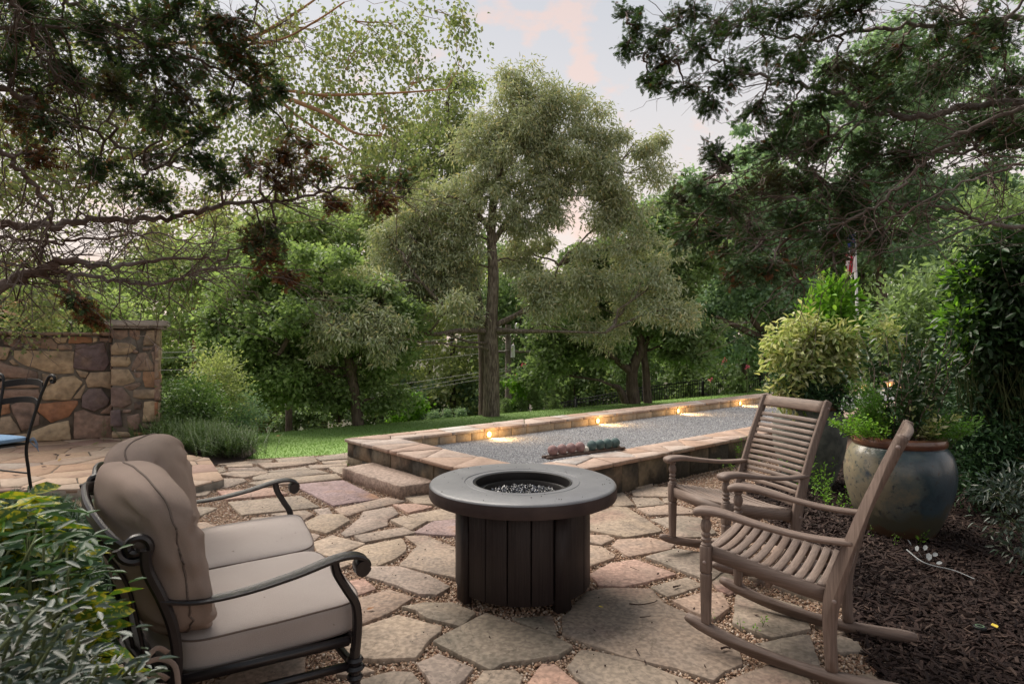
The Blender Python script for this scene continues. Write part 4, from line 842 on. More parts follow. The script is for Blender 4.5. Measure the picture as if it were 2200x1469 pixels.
def piping(parent, fn, plane, pw, n=110, off=0, r=.0035):
    """cord along the superellipse seam"""
    pts = []
    for i in range(n):
        a = 6.283 * i / n; c_, s_ = math.cos(a), math.sin(a); m = (abs(c_) ** pw + abs(s_) ** pw) ** (1 / pw); c_, s_ = c_ / m * 1.004, s_ / m * 1.004
        u, v, w_ = (c_, off, s_) if plane == 'uw' else (c_, s_, off); 
        if off: k = (1 - abs(off) ** pw) ** (1 / pw); u *= k; v = v * k if plane == 'uv' else v
        pts.append(fn(u, v, w_))
    g = G(); sweep(g, pts, circ(r, 6), (.1, .2, .97) if plane == 'uw' else (0, 0, 1), closed=True); obj('piping', g, M['pipe'], parent, True)
for c_, (a, b) in zip(seatc, ((-.675, -.004), (.004, .675))): piping(c_, seat_fn(a, b), 'uv', 7, off=.75); piping(c_, seat_fn(a, b), 'uv', 7, off=-.75)
for c_, (a, b) in zip(backs, ((-.70, .0), (.0, .70))): piping(c_, back_fn(a, b), 'uw', 4.4, off=0.0001)
# ribbon ties at the near rear post
for (dx, zz) in ((-.72, .44), (-.725, .36)):
    g = G(); sweep(g, smooth_path([(dx, .60, zz), (dx - .02, .63, zz + .03), (dx - .03, .66, zz), (dx - .01, .62, zz - .01), (dx - .02, .58, zz - .04), (dx - .03, .57, zz - .13)], 5), rrect(.016, .003), (1, 0, 0)); obj('ribbon_tie', g, M['fab'], ls)

# ---------------------------------------------------------------- iron dining chair with blue cushion, cut by the left edge
rz = math.atan2(.35, -.94) ; 
Pr = at(62, 1000, 5.55); Pl = at(-8, 1000, 5.70); wv = Vector((Pr.x - Pl.x, Pr.y - Pl.y, 0)); wch = wv.length; mid_ = (Pr + Pl) / 2
ic = empty('iron_chair', 'black wrought iron chair with curled back posts and a blue tied seat cushion', 'chair', (mid_.x, mid_.y, TZ), math.atan2(wv.y, wv.x))
hw = wch / 2; bk = M['black']
for s in (-1, 1):
    g = G(); sweep(g, smooth_path([(s * hw, .02, 0), (s * hw * .97, -.0, .2), (s * hw * .95, -.01, .43), (s * (hw + .035), .06, .80), (s * (hw + .065), .10, .96), (s * (hw + .10), .11, 1.03), (s * (hw + .145), .11, 1.045), (s * (hw + .175), .11, 1.02), (s * (hw + .165), .11, .985), (s * (hw + .13), .11, .985), (s * (hw + .125), .11, 1.01)], 5), circ(.0135, 8), (0, 1, .1)); obj('back_post', g, bk, ic, True)
    g = G(); sweep(g, [(s * hw * 1.02, -.46, 0), (s * hw * .98, -.44, .40), (s * hw * .96, -.43, .43)], circ(.0105, 8), (0, 1, .1)); obj('front_leg', g, bk, ic, True)
    g = G(); sweep(g, [(s * hw * .95, -.0, .43), (s * hw * .95, -.43, .43)], circ(.010, 8)); obj('seat_rail', g, bk, ic, True)
for z, e_ in ((.43, .95), (.16, .98)):
    for y in (0, -.44): g = G(); sweep(g, [(-hw * e_, y, z), (hw * e_, y, z)], circ(.009, 8)); obj('crossbar', g, bk, ic, True)
for z, h in ((.965, .062), (.80, .056)):
    yb = .06 + (z - .8) * .2; e_ = hw + .03 * (z - .43) / .4
    g = G(); sweep(g, smooth_path([(-e_, yb, z - .012), (-e_ * .5, yb + .05, z + .008), (0, yb + .065, z + .014), (e_ * .5, yb + .05, z + .008), (e_, yb, z - .012)], 5), rrect(.008, h), (0, 0, 1)); obj('back_rail', g, bk, ic, True)
g = G(); box(g, -hw, hw, -.44, 0, .427, .437); obj('seat_mesh', g, bk, ic)
me_ls = ls; ls = ic
cu = cushion('seat_cushion', lambda u, v, w_: (u * (hw + .01), -.215 + .225 * v, .475 + (.022 + .020 * (1 - u * u) * (1 - v * v)) * w_), 0, 0, 0, M['blue'], 6)
g = G(); sweep(g, smooth_path([(hw * .95, 0, .45), (hw + .03, .02, .48), (hw + .08, .02, .43), (hw + .07, .03, .39), (hw + .02, .02, .42), (hw, .01, .45), (hw + .04, .02, .46), (hw + .09, .01, .40), (hw + .10, .02, .36)], 5), rrect(.010, .002), (0, 1, 0)); obj('ribbon_tie', g, M['blue'], ic)
ls = me_ls

# ---------------------------------------------------------------- glazed urns
def glaze():
    m = bpy.data.materials.new('urn_glaze'); m.use_nodes = True; t = m.node_tree; b = t.nodes['Principled BSDF']; N = t.nodes.new; L = t.links.new
    tcx = N('ShaderNodeTexCoord'); sp = N('ShaderNodeSeparateXYZ'); L(tcx.outputs['Object'], sp.inputs[0])
    def nz_(s, d=8):
        n = N('ShaderNodeTexNoise'); n.inputs['Scale'].default_value = s; n.inputs['Detail'].default_value = d; n.inputs['Roughness'].default_value = .62; L(tcx.outputs['Object'], n.inputs[0]); return n.outputs[0]
    def ma(op, a, b_=None):
        n = N('ShaderNodeMath'); n.operation = op
        for i, q in enumerate((a, b_)):
            if q is None: continue
            if isinstance(q, (int, float)): n.inputs[i].default_value = q
            else: L(q, n.inputs[i])
        return n.outputs[0]
    def rp(src, lo, hi, c):
        r = N('ShaderNodeValToRGB'); r.color_ramp.elements[0].position = lo; r.color_ramp.elements[1].position = hi
        r.color_ramp.elements[0].color = (*c[0], 1); r.color_ramp.elements[1].color = (*c[-1], 1)
        for i, q in enumerate(c[1:-1]): e_ = r.color_ramp.elements.new(lo + (hi - lo) * (i + 1) / (len(c) - 1)); e_.color = (*q, 1)
        L(src, r.inputs[0]); return r.outputs[0]
    def mx(f, a, b_):
        n = N('ShaderNodeMix'); n.data_type = 'RGBA'
        if isinstance(f, float): n.inputs[0].default_value = f
        else: L(f, n.inputs[0])
        for k, q in ((6, a), (7, b_)):
            if isinstance(q, tuple): n.inputs[k].default_value = (*q, 1)
            else: L(q, n.inputs[k])
        return n.outputs[2]
    side = ma('ADD', ma('MULTIPLY', sp.outputs[0], 1.15), ma('MULTIPLY', nz_(3), 1.1))      # glaze runs from sand to blue round the belly
    base = rp(side, .12, .62, [(.23, .20, .14), (.19, .17, .12), (.095, .115, .11), (.035, .06, .075), (.05, .08, .10)])
    blot = mx(rp(nz_(26, 4), .56, .66, [(0, 0, 0), (1, 1, 1)]), base, (.045, .055, .06))
    blot = mx(rp(nz_(9), .56, .70, [(0, 0, 0), (1, 1, 1)]), blot, (.03, .05, .07))
    low = ma('ADD', sp.outputs[2], ma('MULTIPLY', nz_(6), .5)); col = mx(rp(low, .42, .52, [(1, 1, 1), (0, 0, 0)]), blot, (.07, .07, .05))
    col = mx(rp(low, .30, .34, [(1, 1, 1), (0, 0, 0)]), col, (.085, .05, .03))
    L(col, b.inputs['Base Color']); b.inputs['Roughness'].default_value = .32; b.inputs['Coat Weight'].default_value = .35; b.inputs['Coat Roughness'].default_value = .15
    bn = N('ShaderNodeBump'); bn.inputs['Strength'].default_value = .35; bn.inputs['Distance'].default_value = .004; L(nz_(60, 4), bn.inputs['Height']); L(bn.outputs[0], b.inputs['Normal'])
    return m
M['pot'] = glaze()
def urn(name, label, x, y, H, Rb, Rr, mt, rimm):
    t = empty(name, label, 'urn', (x, y, -.01)); prof = sp2([(.21, 0), (.235, .03), (.30, .16), (.355, .34), (.366, .47), (.345, .58), (.305, .645)], 5)
    k = Rb / .366; kz = (H - .075) / .645
    g = G(); lathe(g, [(0, 0.0)] + [(r * k, z * kz) for r, z in prof] + [(Rr - .03, H - .06), (Rr - .05, H - .10)], 72); obj('body', g, mt, t, True)
    g = G(); lathe(g, [(Rr - .035, H - .085), (Rr - .010, H - .078), (Rr + .006, H - .062), (Rr + .010, H - .035), (Rr + .002, H - .010), (Rr - .02, H), (Rr - .045, H - .004), (Rr - .058, H - .02), (Rr - .06, H - .07)], 72); obj('rim', g, rimm, t, True)
    g = G(); lathe(g, [(0, H - .05), (Rr - .052, H - .055)], 24); obj('soil', g, M['mulch'], t)
    return t
PX, PY = 2.89, 4.56; P2X, P2Y = 2.98, 6.12
urn('glazed_urn', 'big round glazed urn, sand and blue with a brown rim, on the mulch', PX, PY, .735, .362, .300, M['pot'], M['rim'])
urn('grey_urn', 'tall dull grey urn standing behind the far rocking chair', P2X, P2Y, .84, .34, .27, M['pot2'], M['rim'])

# ---------------------------------------------------------------- garden fence
fpts = [at(930, 905, 21.6), at(1135, 878, 22), at(1237, 857, 22.6), at(1382, 830, 23.8), at(1510, 814, 25.2), at(1633, 805, 27), at(1760, 800, 29.5), at(1900, 800, 33)]
fence = empty('iron_fence', 'long black iron picket fence running up behind the lawn', 'fence', (fpts[0].x, fpts[0].y, fpts[0].z - 1.2)); fo = Vector(fence.location)
for i in range(len(fpts) - 1):
    a, b = fpts[i] - fo, fpts[i + 1] - fo; L = (Vector((b.x - a.x, b.y - a.y, 0))).length; n = max(1, round(L / .125)); m = max(1, round(L / 2.1))
    for dz in (-.04, -.17, -1.08): g = G(); sweep(g, [a + Vector((0, 0, dz)), b + Vector((0, 0, dz))], rrect(.03, .035), (0, 0, 1)); obj('rail', g, M['black'], fence)
    g = G(); box(g, -.010, .010, -.010, .010, -1.16, .0); pm = g.mesh('picket', M['black'])
    for k in range(n): link('picket', pm, fence, a.lerp(b, (k + .5) / n))
    g = G(); box(g, -.035, .035, -.035, .035, -1.35, .05); box(g, -.045, .045, -.045, .045, .05, .075); pm = g.mesh('post', M['black'])
    for k in range(m): link('post', pm, fence, a.lerp(b, k / m))

# flagpole
fpY = 14.0; b_ = at(1849, 740, fpY); tp = at(1832, 395, fpY); fl = empty('flagpole', 'white flagpole with a limp striped flag rising beyond the variegated shrub', 'flagpole', (b_.x, fpY, -.2))
g = G(); sweep(g, [(0, 0, 0), (tp.x - b_.x, 0, tp.z + .2)], circ(.032, 12), (0, 1, 0), scale=[1.1, .8]); obj('pole', g, M['white'], fl, True)
g = G(); lathe(g, [(0, .10), (.06, .08), (.09, 0), (.06, -.08), (0, -.1)], 14, (tp.x - b_.x, 0, tp.z + .25)); obj('finial', g, M['white'], fl, True)
ptop = at(1835.5, 505, fpY); z1_ = ptop.z + .2; z0_ = at(1838, 602, fpY).z + .2; hx = ptop.x - b_.x
mred = mat('flag_red', (.55, .03, .06), .8); mwht = mat('flag_white', (.75, .72, .72), .8); mblu = mat('flag_blue', (.03, .05, .18), .8)
ns = 13                 # limp flag: the stripes hang as narrow folds
for k in range(9):
    a0_, a1_ = -.012 - k * .026, -.012 - (k + 1) * .026; zt0 = z1_ - .03 - k * .054; zb = z0_ + .09 + .027 * abs(k - 4) + (.16 if k > 6 else 0)
    g = G(); V = []; nn = 10
    for q in range(nn):
        z = zt0 + (zb - zt0) * q / (nn - 1); sw_ =   .009 * math.sin(q * .9 + k)
        V += [(hx + a0_ + sw_, .03 * math.sin(k * 2.1 + q * .3) - .04, z), (hx + a1_ + sw_, .03 * math.sin((k + 1) * 2.1 + q * .3) - .04, z)]
    i = np.arange(nn - 1) * 2; g.add(V, np.c_[i, i + 1, i + 3, i + 2]); obj('flag_stripe', g, mred if k % 2 == 0 else mwht, fl, True)
g = G(); V = []; nn = 6
for q in range(nn):
    z = z1_ + .02 - .40 * q / (nn - 1); V += [(hx - .01, -.06, z), (hx - .11, -.06, z - .016), (hx - .18, -.03, z - .055)]
i = np.arange(nn - 1) * 3; g.add(V, np.c_[i, i + 1, i + 4, i + 3], np.c_[i + 1, i + 2, i + 5, i + 4]); canton = obj('flag_canton', g, mblu, fl, True)
g = G()
for q in range(10):
    x, z = hx - .03 - .07 * R.random(), z1_ - .045 - .30 * R.random(); V = [(x +   .009 * math.cos(1.2566 * 2 * k + 1.57), -.10, z +   .009 * math.sin(1.2566 * 2 * k + 1.57)) for k in range(5)]; g.add(V, np.array([[0, 1, 2, 3, 4]]))
obj('stars', g, mwht, canton)

# utility pole and wires down the slope
UX = at(1092, 735, 21.5); up = empty('utility_pole', 'weathered utility pole carrying wires just right of the big oak trunk', 'utility pole', (UX.x, 21.5, -4.5))
g = G(); tube(g, [(0, 0, 0), (0, 0, 6.6)], .14, .10, 10); obj('pole', g, M['greybark'], up, True)
for z in (6.35, 5.6): g = G(); box(g, -.9, .9, -.05, .05, z, z + .10); obj('crossarm', g, M['greybark'], up)
for x in (-.8, -.3, .3, .8): g = G(); lathe(g, [(0, .22), (.05, .18), (.07, .08), (.04, 0)], 10, (x, 0, 6.45)); obj('insulator', g, M['white'], up, True)
g = G(); lathe(g, [(0, .45), (.07, .42), (.08, .0), (0, -.02)], 14, (.16, -.1, 5.45)); obj('transformer', g, M['white'], up, True)
wires = [((900, 731), (1045, 716)), ((880, 742), (1045, 724)), ((880, 772), (1040, 757)), ((820, 826), (1040, 797)), ((830, 838), (1040, 804)), ((780, 852), (1040, 812))]
wm = mat('cable', (.42, .41, .40), .6)
for k, ((u0, v0), (u1, v1)) in enumerate(wires):
    sl = (v1 - v0) / (u1 - u0); pts = []
    for q in range(25):
        u = 330 + (1095 - 330) * q / 24; v = v1 + sl * (u - u1) * (1 if u > 800 else 1) + 0.00006 * (u - 1095) * (u - 330) * -.6
        if u < u0: v -= sl * (u - u0) * .55
        pts.append(at(u, v, 18.5 + 3 * q / 24 - k * .05))
    g = G(); tube(g, pts, .0065, .0075, 5); o = obj('utility_wire', g, wm, None, True)
    props(o, ['topmost of the wires crossing behind the oak trunk', 'second wire from the top crossing behind the oak trunk', 'third wire from the top, alone in the gap left of the oak trunk', 'fourth wire from the top, uppermost of the low bundle', 'fifth wire from the top, middle of the low bundle', 'lowest of the wires crossing behind the oak trunk'][k], 'wire', 'utility wires beyond the lawn')

# pale stone posts glimpsed through the fence
for k, (u, v, Y, hh) in enumerate(((1402, 858, 28.5, 1.0), (1432, 857, 28.5, 1.25), (1512, 846, 29.5, .9))):
    p = at(u, v, Y); t = empty('gate_pier', ['short pale stone pier behind the fence, left of three', 'pale stone pier with a ball cap behind the fence, middle of three', 'pale stone pier farthest right behind the fence'][k], 'pier', (p.x, Y, p.z - hh * .5))
    g = G(); box(g, -.24, .24, -.24, .24, -.6, hh * .8); obj('shaft', g, M['cap'], t, bevel=.02)
    g = G(); box(g, -.30, .30, -.30, .30, hh * .8 + .002, hh * .8 + .09); obj('cap', g, M['cap'], t, bevel=.02)
    g = G(); uvs(g, .17, 14, 10); obj('finial', g, M['cap'], t, True, loc=(0, 0, hh * .8 + .24))
p0 = at(1150, 872, 29); wl = empty('garden_wall', 'pale rendered garden wall seen in slits beyond the iron fence', 'wall', (p0.x, 29, p0.z - .9)); g = G(); box(g, -.3, 5.2, 0, .25, -1, 1.1); obj('panel', g, mat('render', (.50, .46, .44), .9, col2=(.35, .32, .30), scale=2), wl)
g = G(); box(g, -.35, 5.25, -.04, .29, 1.102, 1.18); obj('coping', g, M['cap'], wl)

# ---------------------------------------------------------------- litter
def leaf_litter(name, label, cat, p, m, s=.03, rz=0):
    g = G(); V = [(-1, 0, .05), (-.4, .5, .22), (.3, .45, .12), (1, 0, .3), (.3, -.5, .2), (-.4, -.4, .1), (0, 0, .0)]; g.add(np.array(V) * s, np.array([[0, 6, 1], [1, 6, 2], [2, 6, 3], [3, 6, 4], [4, 6, 5], [5, 6, 0]]))
    o = obj(name, g, m, None, False, loc=tuple(p), rot=(R.uniform(-.3, .3), R.uniform(-.3, .3), rz)); return props(o, label, cat, 'fallen leaves')
leaf_litter('fallen_leaf', 'curled orange brown leaf on the flagstone by the loveseat leg', 'leaf', gp(796, 1307, .01), M['dead'], .022, .3)
leaf_litter('fallen_leaf', 'small yellow leaf on the large flagstone right of the fire pit', 'leaf', gp(1291, 1303, .01), M['yleaf'], .014, .1)
leaf_litter('fallen_leaf', 'yellow leaf lying on the mulch near the right edge', 'leaf', gp(2137, 1345, .03), M['yleaf'], .030, 1.2)
leaf_litter('fallen_leaf', 'brown leaf on the near lawn', 'leaf', gp(600, 936, -.08), M['dead'], .05, .5)
leaf_litter('fallen_leaf', 'green leaf lying on the stone step', 'leaf', gp(879, 1010, .115), M['l_mid'], .022, .5)
leaf_litter('fallen_leaf', 'green brown leaf on the terrace below the pillar', 'leaf', gp(205, 953, TZ + .02), M['l_mid'], .05, .2)
for k, (u, v) in enumerate([(120, 977), (146, 978), (128, 988), (95, 1003), (35, 1022)]):
    leaf_litter('fallen_leaf', ['dark curled leaf on the terrace beside the iron chair leg', 'dark leaf on the terrace farther right of the chair leg', 'tan leaf on the terrace in front of the chair leg', 'dark leaf on the terrace nearest the ferns', 'leaf on the terrace at the left edge above the ferns'][k], 'leaf', gp(u, v, TZ + .02), M['twig'] if k != 2 else M['dead'], .035, k)
def twig(label, uvs_, r, z=.008):
    g = G(); pts = [gp(u, v, z + R.uniform(0, .006)) for u, v in uvs_]; tube(g, smooth_path(pts, 3), r, r * .5, 5); props(obj('twig', g, M['twig'], None, True), label, 'twig', 'fallen twigs')
twig('bent dark twig with a tuft on the large flagstone', [(1352, 1296), (1372, 1298), (1390, 1296), (1407, 1292), (1412, 1288)], .004)
twig('thin dark twig on the pink flagstone', [(1354, 1217), (1364, 1221), (1374, 1225)], .0025)
twig('short dark twig on the large flagstone below the tufted one', [(1375, 1325), (1388, 1324), (1398, 1322)], .003)
twig('straight twig near the front edge of the large flagstone', [(1366, 1393), (1370, 1400), (1375, 1408)], .003)
twig('dark curled bark piece on the large flagstone under the rocker', [(1550, 1392), (1560, 1389), (1570, 1392)], .006)
twig('dark stub on the square flagstone beside the rocking chair', [(1447, 1260), (1455, 1258), (1462, 1257)], .006)
# small dark bits
g = G()
for _ in range(150):
    p = stones[R.randrange(0, 62)][0]; a, b = R.choice(p), R.choice(p); t = R.random(); c = np.array(p).mean(0); x = (a[0] * t + b[0] * (1 - t)) * .8 + c[0] * .2; y = (a[1] * t + b[1] * (1 - t)) * .8 + c[1] * .2; s = R.uniform(.0012, .0038)
    box(g, x - s, x + s, y - s * .7, y + s * .7, .004, .005 + s)
for _ in range(70):
    x, y = R.uniform(-1.2, 1.8), R.uniform(1.9, 5.2); q_ = R.uniform(.006, .016); a = R.random() * 6.28; c_, s_ = math.cos(a) * q_, math.sin(a) * q_
    g.add([(x - c_, y - s_, .008), (x - s_ * .5, y + c_ * .5, .012), (x + c_, y + s_, .016), (x + s_ * .5, y - c_ * .5, .008)], np.array([[0, 1, 2, 3]]))
props(obj('leaf_crumbs', g, M['twig']), 'scattered dark crumbs of leaf and bark on the flagstones', 'litter', kind='stuff')
g = G()
for _ in range(40):
    a = R.random() * 6.28; r = R.uniform(.34, .52); s = R.uniform(.0008, .002); box(g, r * math.cos(a) - s, r * math.cos(a) + s, r * math.sin(a) - s, r * math.sin(a) + s * 2, .614, .615 + s)
lc = props(obj('debris', g, M['twig'], None, loc=(.062, 3.53, 0)), 'fine dark debris specks on the fire pit table top', 'litter', kind='stuff')
g = G(); lathe(g, [(0, .012), (.024, .012), (.028, .009), (.029, 0)], 24); dsk = obj('disc_cap', g, M['black'], None, True, loc=tuple(gp(2105, 1349, .012))); props(dsk, 'small round black cap lying on the mulch beside a yellow leaf', 'cap')
g = G(); lathe(g, [(.014, .0125), (.019, .0125), (.019, .0122), (.014, .0122)], 24, closed=True); obj('ring_mark', g, M['l_blue'], dsk, True, loc=(0, 0, .0008))
# silver sprig
sp_ = empty('silver_sprig', 'cut silvery leaved sprig lying on the mulch', 'sprig', tuple(gp(2000, 1215, .02))); so = Vector(sp_.location)
pts = smooth_path([gp(2100, 1246, .02) - so, gp(2050, 1225, .03) - so, gp(2000, 1213, .04) - so, gp(1975, 1202, .05) - so, gp(1948, 1180, .05) - so], 5); g = G(); tube(g, pts, .003, .004, 6); obj('stem', g, M['silver'], sp_, True)
for k, (u, v, s_, a_) in enumerate(((1950, 1168, .045, 2.0), (1942, 1182, .035, 2.8), (1962, 1180, .04, .9), (1978, 1178, .04, .6), (1988, 1200, .05, 1.0), (1975, 1195, .045, 2.5), (1996, 1190, .04, .3), (1965, 1204, .035, 3.3), (2003, 1206, .035, -.4))):
    g = G(); V = [(0, 0, 0), (.3, .28, .06), (.75, .30, .10), (1, .0, .05), (.75, -.30, .10), (.3, -.28, .06), (.5, 0, .0)]; g.add(np.array(V) * s_, np.array([[0, 6, 1], [1, 6, 2], [2, 6, 3], [3, 6, 4], [4, 6, 5], [5, 6, 0]]))
    obj('leaf', g, M['silver'], sp_, True, loc=tuple(gp(u + 8, v + 4, .05) - so), rot=(R.uniform(-.7, .7), R.uniform(-.9, -.2), a_))
# ---------------------------------------------------------------- vegetation
def rnd_unit(n): v = NR.normal(0, 1, (n, 3)); return v / np.linalg.norm(v, axis=1, keepdims=True)
def nrm(v): return v / np.maximum(np.linalg.norm(v, axis=1, keepdims=True), 1e-9)
def leaves(g, P, D, L, asp, kind='diamond', curl=.12, up=.8, fold=.15):
    """leaves at P pointing along D"""
    n = len(P)
    if n == 0: return g
    D = nrm(D); U = NR.normal(0, .55, (n, 3)); U[:, 2] += up; S = nrm(np.cross(D, U)); Nn = np.cross(S, D); L = np.broadcast_to(np.asarray(L, float), (n,)); W = L * asp
    l, w_ = L[:, None], W[:, None]
    if kind == 'diamond':
        V = np.stack([P, P + D * l * .45 + S * w_ * .5 + Nn * w_ * fold, P + D * l - Nn * l * curl, P + D * l * .45 - S * w_ * .5 + Nn * w_ * fold], 1)
        i = np.arange(n)[:, None] * 4; return g.add(V.reshape(-1, 3), np.concatenate([i + [0, 2, 1], i + [0, 3, 2]]))
    V = np.stack([P, P + D * l * .28 + S * w_ * .42 + Nn * w_ * fold, P + D * l * .62 + S * w_ * .42 + Nn * (w_ * fold - l * curl * .35), P + D * l - Nn * l * curl, P + D * l * .62 - S * w_ * .42 + Nn * (w_ * fold - l * curl * .35), P + D * l * .28 - S * w_ * .42 + Nn * w_ * fold], 1)
    i = np.arange(n)[:, None] * 6; return g.add(V.reshape(-1, 3), np.concatenate([i + [0, 3, 2, 1], i + [0, 5, 4, 3]]))
def branch(g, a, b, r0, r1, wig=.08, n=5, sides=4, sag=0.0):
    a, b = Vector(a), Vector(b); L = (b - a).length; pts = []
    for i in range(n + 1):
        t = i / n; p = a.lerp(b, t)
        if 0 < i < n: p = p + Vector((R.gauss(0, wig), R.gauss(0, wig), R.gauss(0, wig))) * L * .5
        p.z += sag * L * math.sin(math.pi * t); pts.append(p)
    tube(g, pts, r0, r1, sides); return pts
def tree(name, label, cat, base, trunks, blobs, Y, leafmat, nl, size, asp, bark='bark', r0=.2, r1=.08, sub=.30, droop=.5, group=None, dr=None, curl=.12, limbs=True, avoid=None, nsub=None, spread=1.0, flat=.55, depth=1.0, shell=.4, kind='diamond', lr=.035, tk=.65):
    """trunks: lists of (u, v, Y) photo points; blobs: (u, v, ru, rv[, Y]) crown masses"""
    t = empty(name, label, cat, base, 0, group); o = Vector(base); gt = G(); tp = []
    for k, tr in enumerate(trunks):
        pts = smooth_path([at(*q) - o for q in tr], 6); rr = r0 * (1 if k == 0 else tk)
        tube(gt, pts, rr, r1 if (k == 0 or tk > .5) else r1 * .3, 10); tp += pts
    C_ = []; Rr_ = []
    tot = sum(b[2] * b[3] for b in blobs)
    for b in blobs:
        yb = b[4] if len(b) > 4 else Y; rx, rz = b[2] * yb / F, b[3] * yb / F; ry = max(rx, rz) * depth; c = at(b[0], b[1], yb) - o
        k = max(3, int((nsub or 70) * b[2] * b[3] / tot)); q = rnd_unit(k) * (NR.random((k, 1)) ** shell); q = q * [rx, ry, rz] + list(c)
        if limbs and tp:
            cand = [p for p in tp if p.z < c.z - .1 * rz] or tp; j = min(cand, key=lambda p: (p - c).length); lp = branch(gt, j, c, lr * Y / 14, lr * .35 * Y / 14, .07, 6, 6, .05)
            for e_ in q[:: (2 if Y < 20 else 3)]: s_ = R.choice(lp[2:]); branch(gt, s_, Vector(e_), .012 * Y / 14, .004 * Y / 14, .1, 3, 3)
        C_.append(q); Rr_.append(np.full(k, sub * (.7 + .6 * R.random())))
    C_ = np.concatenate(C_); Rr_ = np.concatenate(Rr_)
    if avoid:
        wv_ = C_ + list(o); uu = CX + wv_[:, 0] / wv_[:, 1] * F; vv = CY - (wv_[:, 2] - CH) / wv_[:, 1] * F; ok = np.ones(len(C_), bool)
        for (u0, u1, v0, v1, ymax) in avoid: ok &= ~((uu > u0) & (uu < u1) & (vv > v0) & (vv < v1) & (wv_[:, 1] < ymax))
        C_ = C_[ok]; Rr_ = Rr_[ok]
    j = NR.integers(0, len(C_), nl); off = NR.normal(0, .5, (nl, 3)); P = C_[j] + off * Rr_[j][:, None] * [spread, spread, flat]
    P[:, 2] -= .35 * (off[:, 0] ** 2 + off[:, 1] ** 2) * Rr_[j] * droop
    D = rnd_unit(nl) + off * .6; D[:, 2] -= droop
    gl = G(); leaves(gl, P, D, size * NR.uniform(.7, 1.25, nl), asp, kind, curl)
    obj('trunk', gt, M[bark], t, True); obj('crown', gl, M[leafmat], t)
    return t

# the big willow oak
ob = gp(1055, 891, -.30)
oak_blobs = [(780,600,50,40,13.6),(900,500,60,40),(1250,540,40,24),(960,600,70,45),(905,570,60,40),(1150,610,55,50),(1000,680,45,26),(1180,665,70,34),(860,645,60,40),(820,620,50,30,13.2),(700,660,40,26,12.4),(840,690,50,30,12.6),(1110,560,40,40,15.2),(1400,600,60,30,13.8),(1300,245,22,22),(1335,285,18,16),(1420,300,14,10),(1090,160,18,14),(1140,185,60,50),(1105,250,90,65),(1150,290,110,50),(1200,250,75,55),(1240,205,30,20),(1045,320,90,60),(1175,340,120,75),(1295,300,50,45),(1280,370,90,65),(1385,330,38,30),(1410,360,40,40),(1060,400,120,65),(1170,470,60,35),(1290,420,60,50),(1190,420,70,40),(960,470,110,60),(880,545,85,55),(985,560,85,55),(1130,540,60,50,15.6),(1330,450,80,45),(1365,530,100,40),(930,430,80,60),(830,500,60,40),(1010,500,50,40),(1000,625,40,30),(1120,480,50,40),(1290,600,70,30),(910,640,80,40),(760,690,80,55,12.2),(700,730,40,35,12.2),(830,740,50,40,12.4),(1190,610,50,35,15.6),(1260,600,70,40),(1350,655,105,40),(1450,665,75,28,13.4),(1290,715,70,30),(975,655,35,30,13.0),(860,600,60,40)]
tree('willow_oak', 'tall grey green oak with a bare straight trunk rising from the edge of the lawn', 'tree', tuple(ob), [[(1055,893,14.63),(1056,800,14.6),(1055,705,14.6),(1060,600,14.6),(1056,480,14.65),(1075,360,14.7),(1130,220,14.7)],
      [(1058,708,14.6),(1110,712,14.3),(1180,712,14.0),(1300,715,13.6)],[(1052,712,14.6),(990,710,14.2),(930,718,13.6),(850,705,12.9),(770,690,12.3)],[(1062,700,14.6),(1130,665,14.7),(1180,620,14.8),(1200,570,14.9)],[(1052,690,14.6),(960,660,14.2),(900,600,14),(870,560,13.9)],[(1056,500,14.6),(1010,440,14.2),(960,420,14)],[(1060,520,14.6),(1120,440,14.8),(1230,380,15.1)]],
     oak_blobs, 14.6, 'l_oak', 132000, .122, .26, 'oakbark', .215, .05, .23, .75, avoid=[(1030, 1085, 585, 900, 15.0), (1035, 1080, 470, 540, 14.9), (1085, 1260, 730, 900, 30), (860, 1015, 720, 900, 30), (1205, 1265, 430, 500, 30)], nsub=900, shell=.5, flat=.8, spread=1.15, depth=.8, lr=.03, tk=.36)
# left maple
tree('maple_tree', 'dense dark green spreading tree left of the oak, its trunk half hidden by low foliage', 'tree', tuple(gp(768, 911, -.30)), [[(770,913,13.0),(758,820,13.0),(740,740,13.0),(700,650,13.0),(690,600,13)],[(756,800,13.0),(800,700,13.2),(820,640,13.2)],[(742,740,13),(650,700,12.6),(600,760,12.2)]],
     [(640,570,120,60),(560,640,95,70),(670,690,150,70),(560,750,100,60),(680,790,140,50),(820,770,60,50),(780,650,70,60),(610,840,95,32),(820,850,60,28),(860,690,50,50),(500,700,50,80),(520,800,50,50),(730,850,60,25)], 13.2, 'l_maple', 54000, .092, .8, 'bark', .13, .04, .34, .35, nsub=260, avoid=[(735, 790, 760, 920, 13.0)], lr=.04)
tree('tall_light_tree', 'airy yellow green tree whose top shows just left of the oak crown', 'tree', tuple(at(965, 900, 19)), [[(1040,960,19),(1035,700,19),(985,450,19),(960,220,19)]],
     [(965,235,70,70),(930,310,90,60),(860,360,80,60),(930,400,90,60),(860,460,80,50),(770,470,90,60),(990,180,30,30)], 19, 'l_birch', 16000, .14, .5, 'bark', .2, .05, .5, .5, nsub=120)
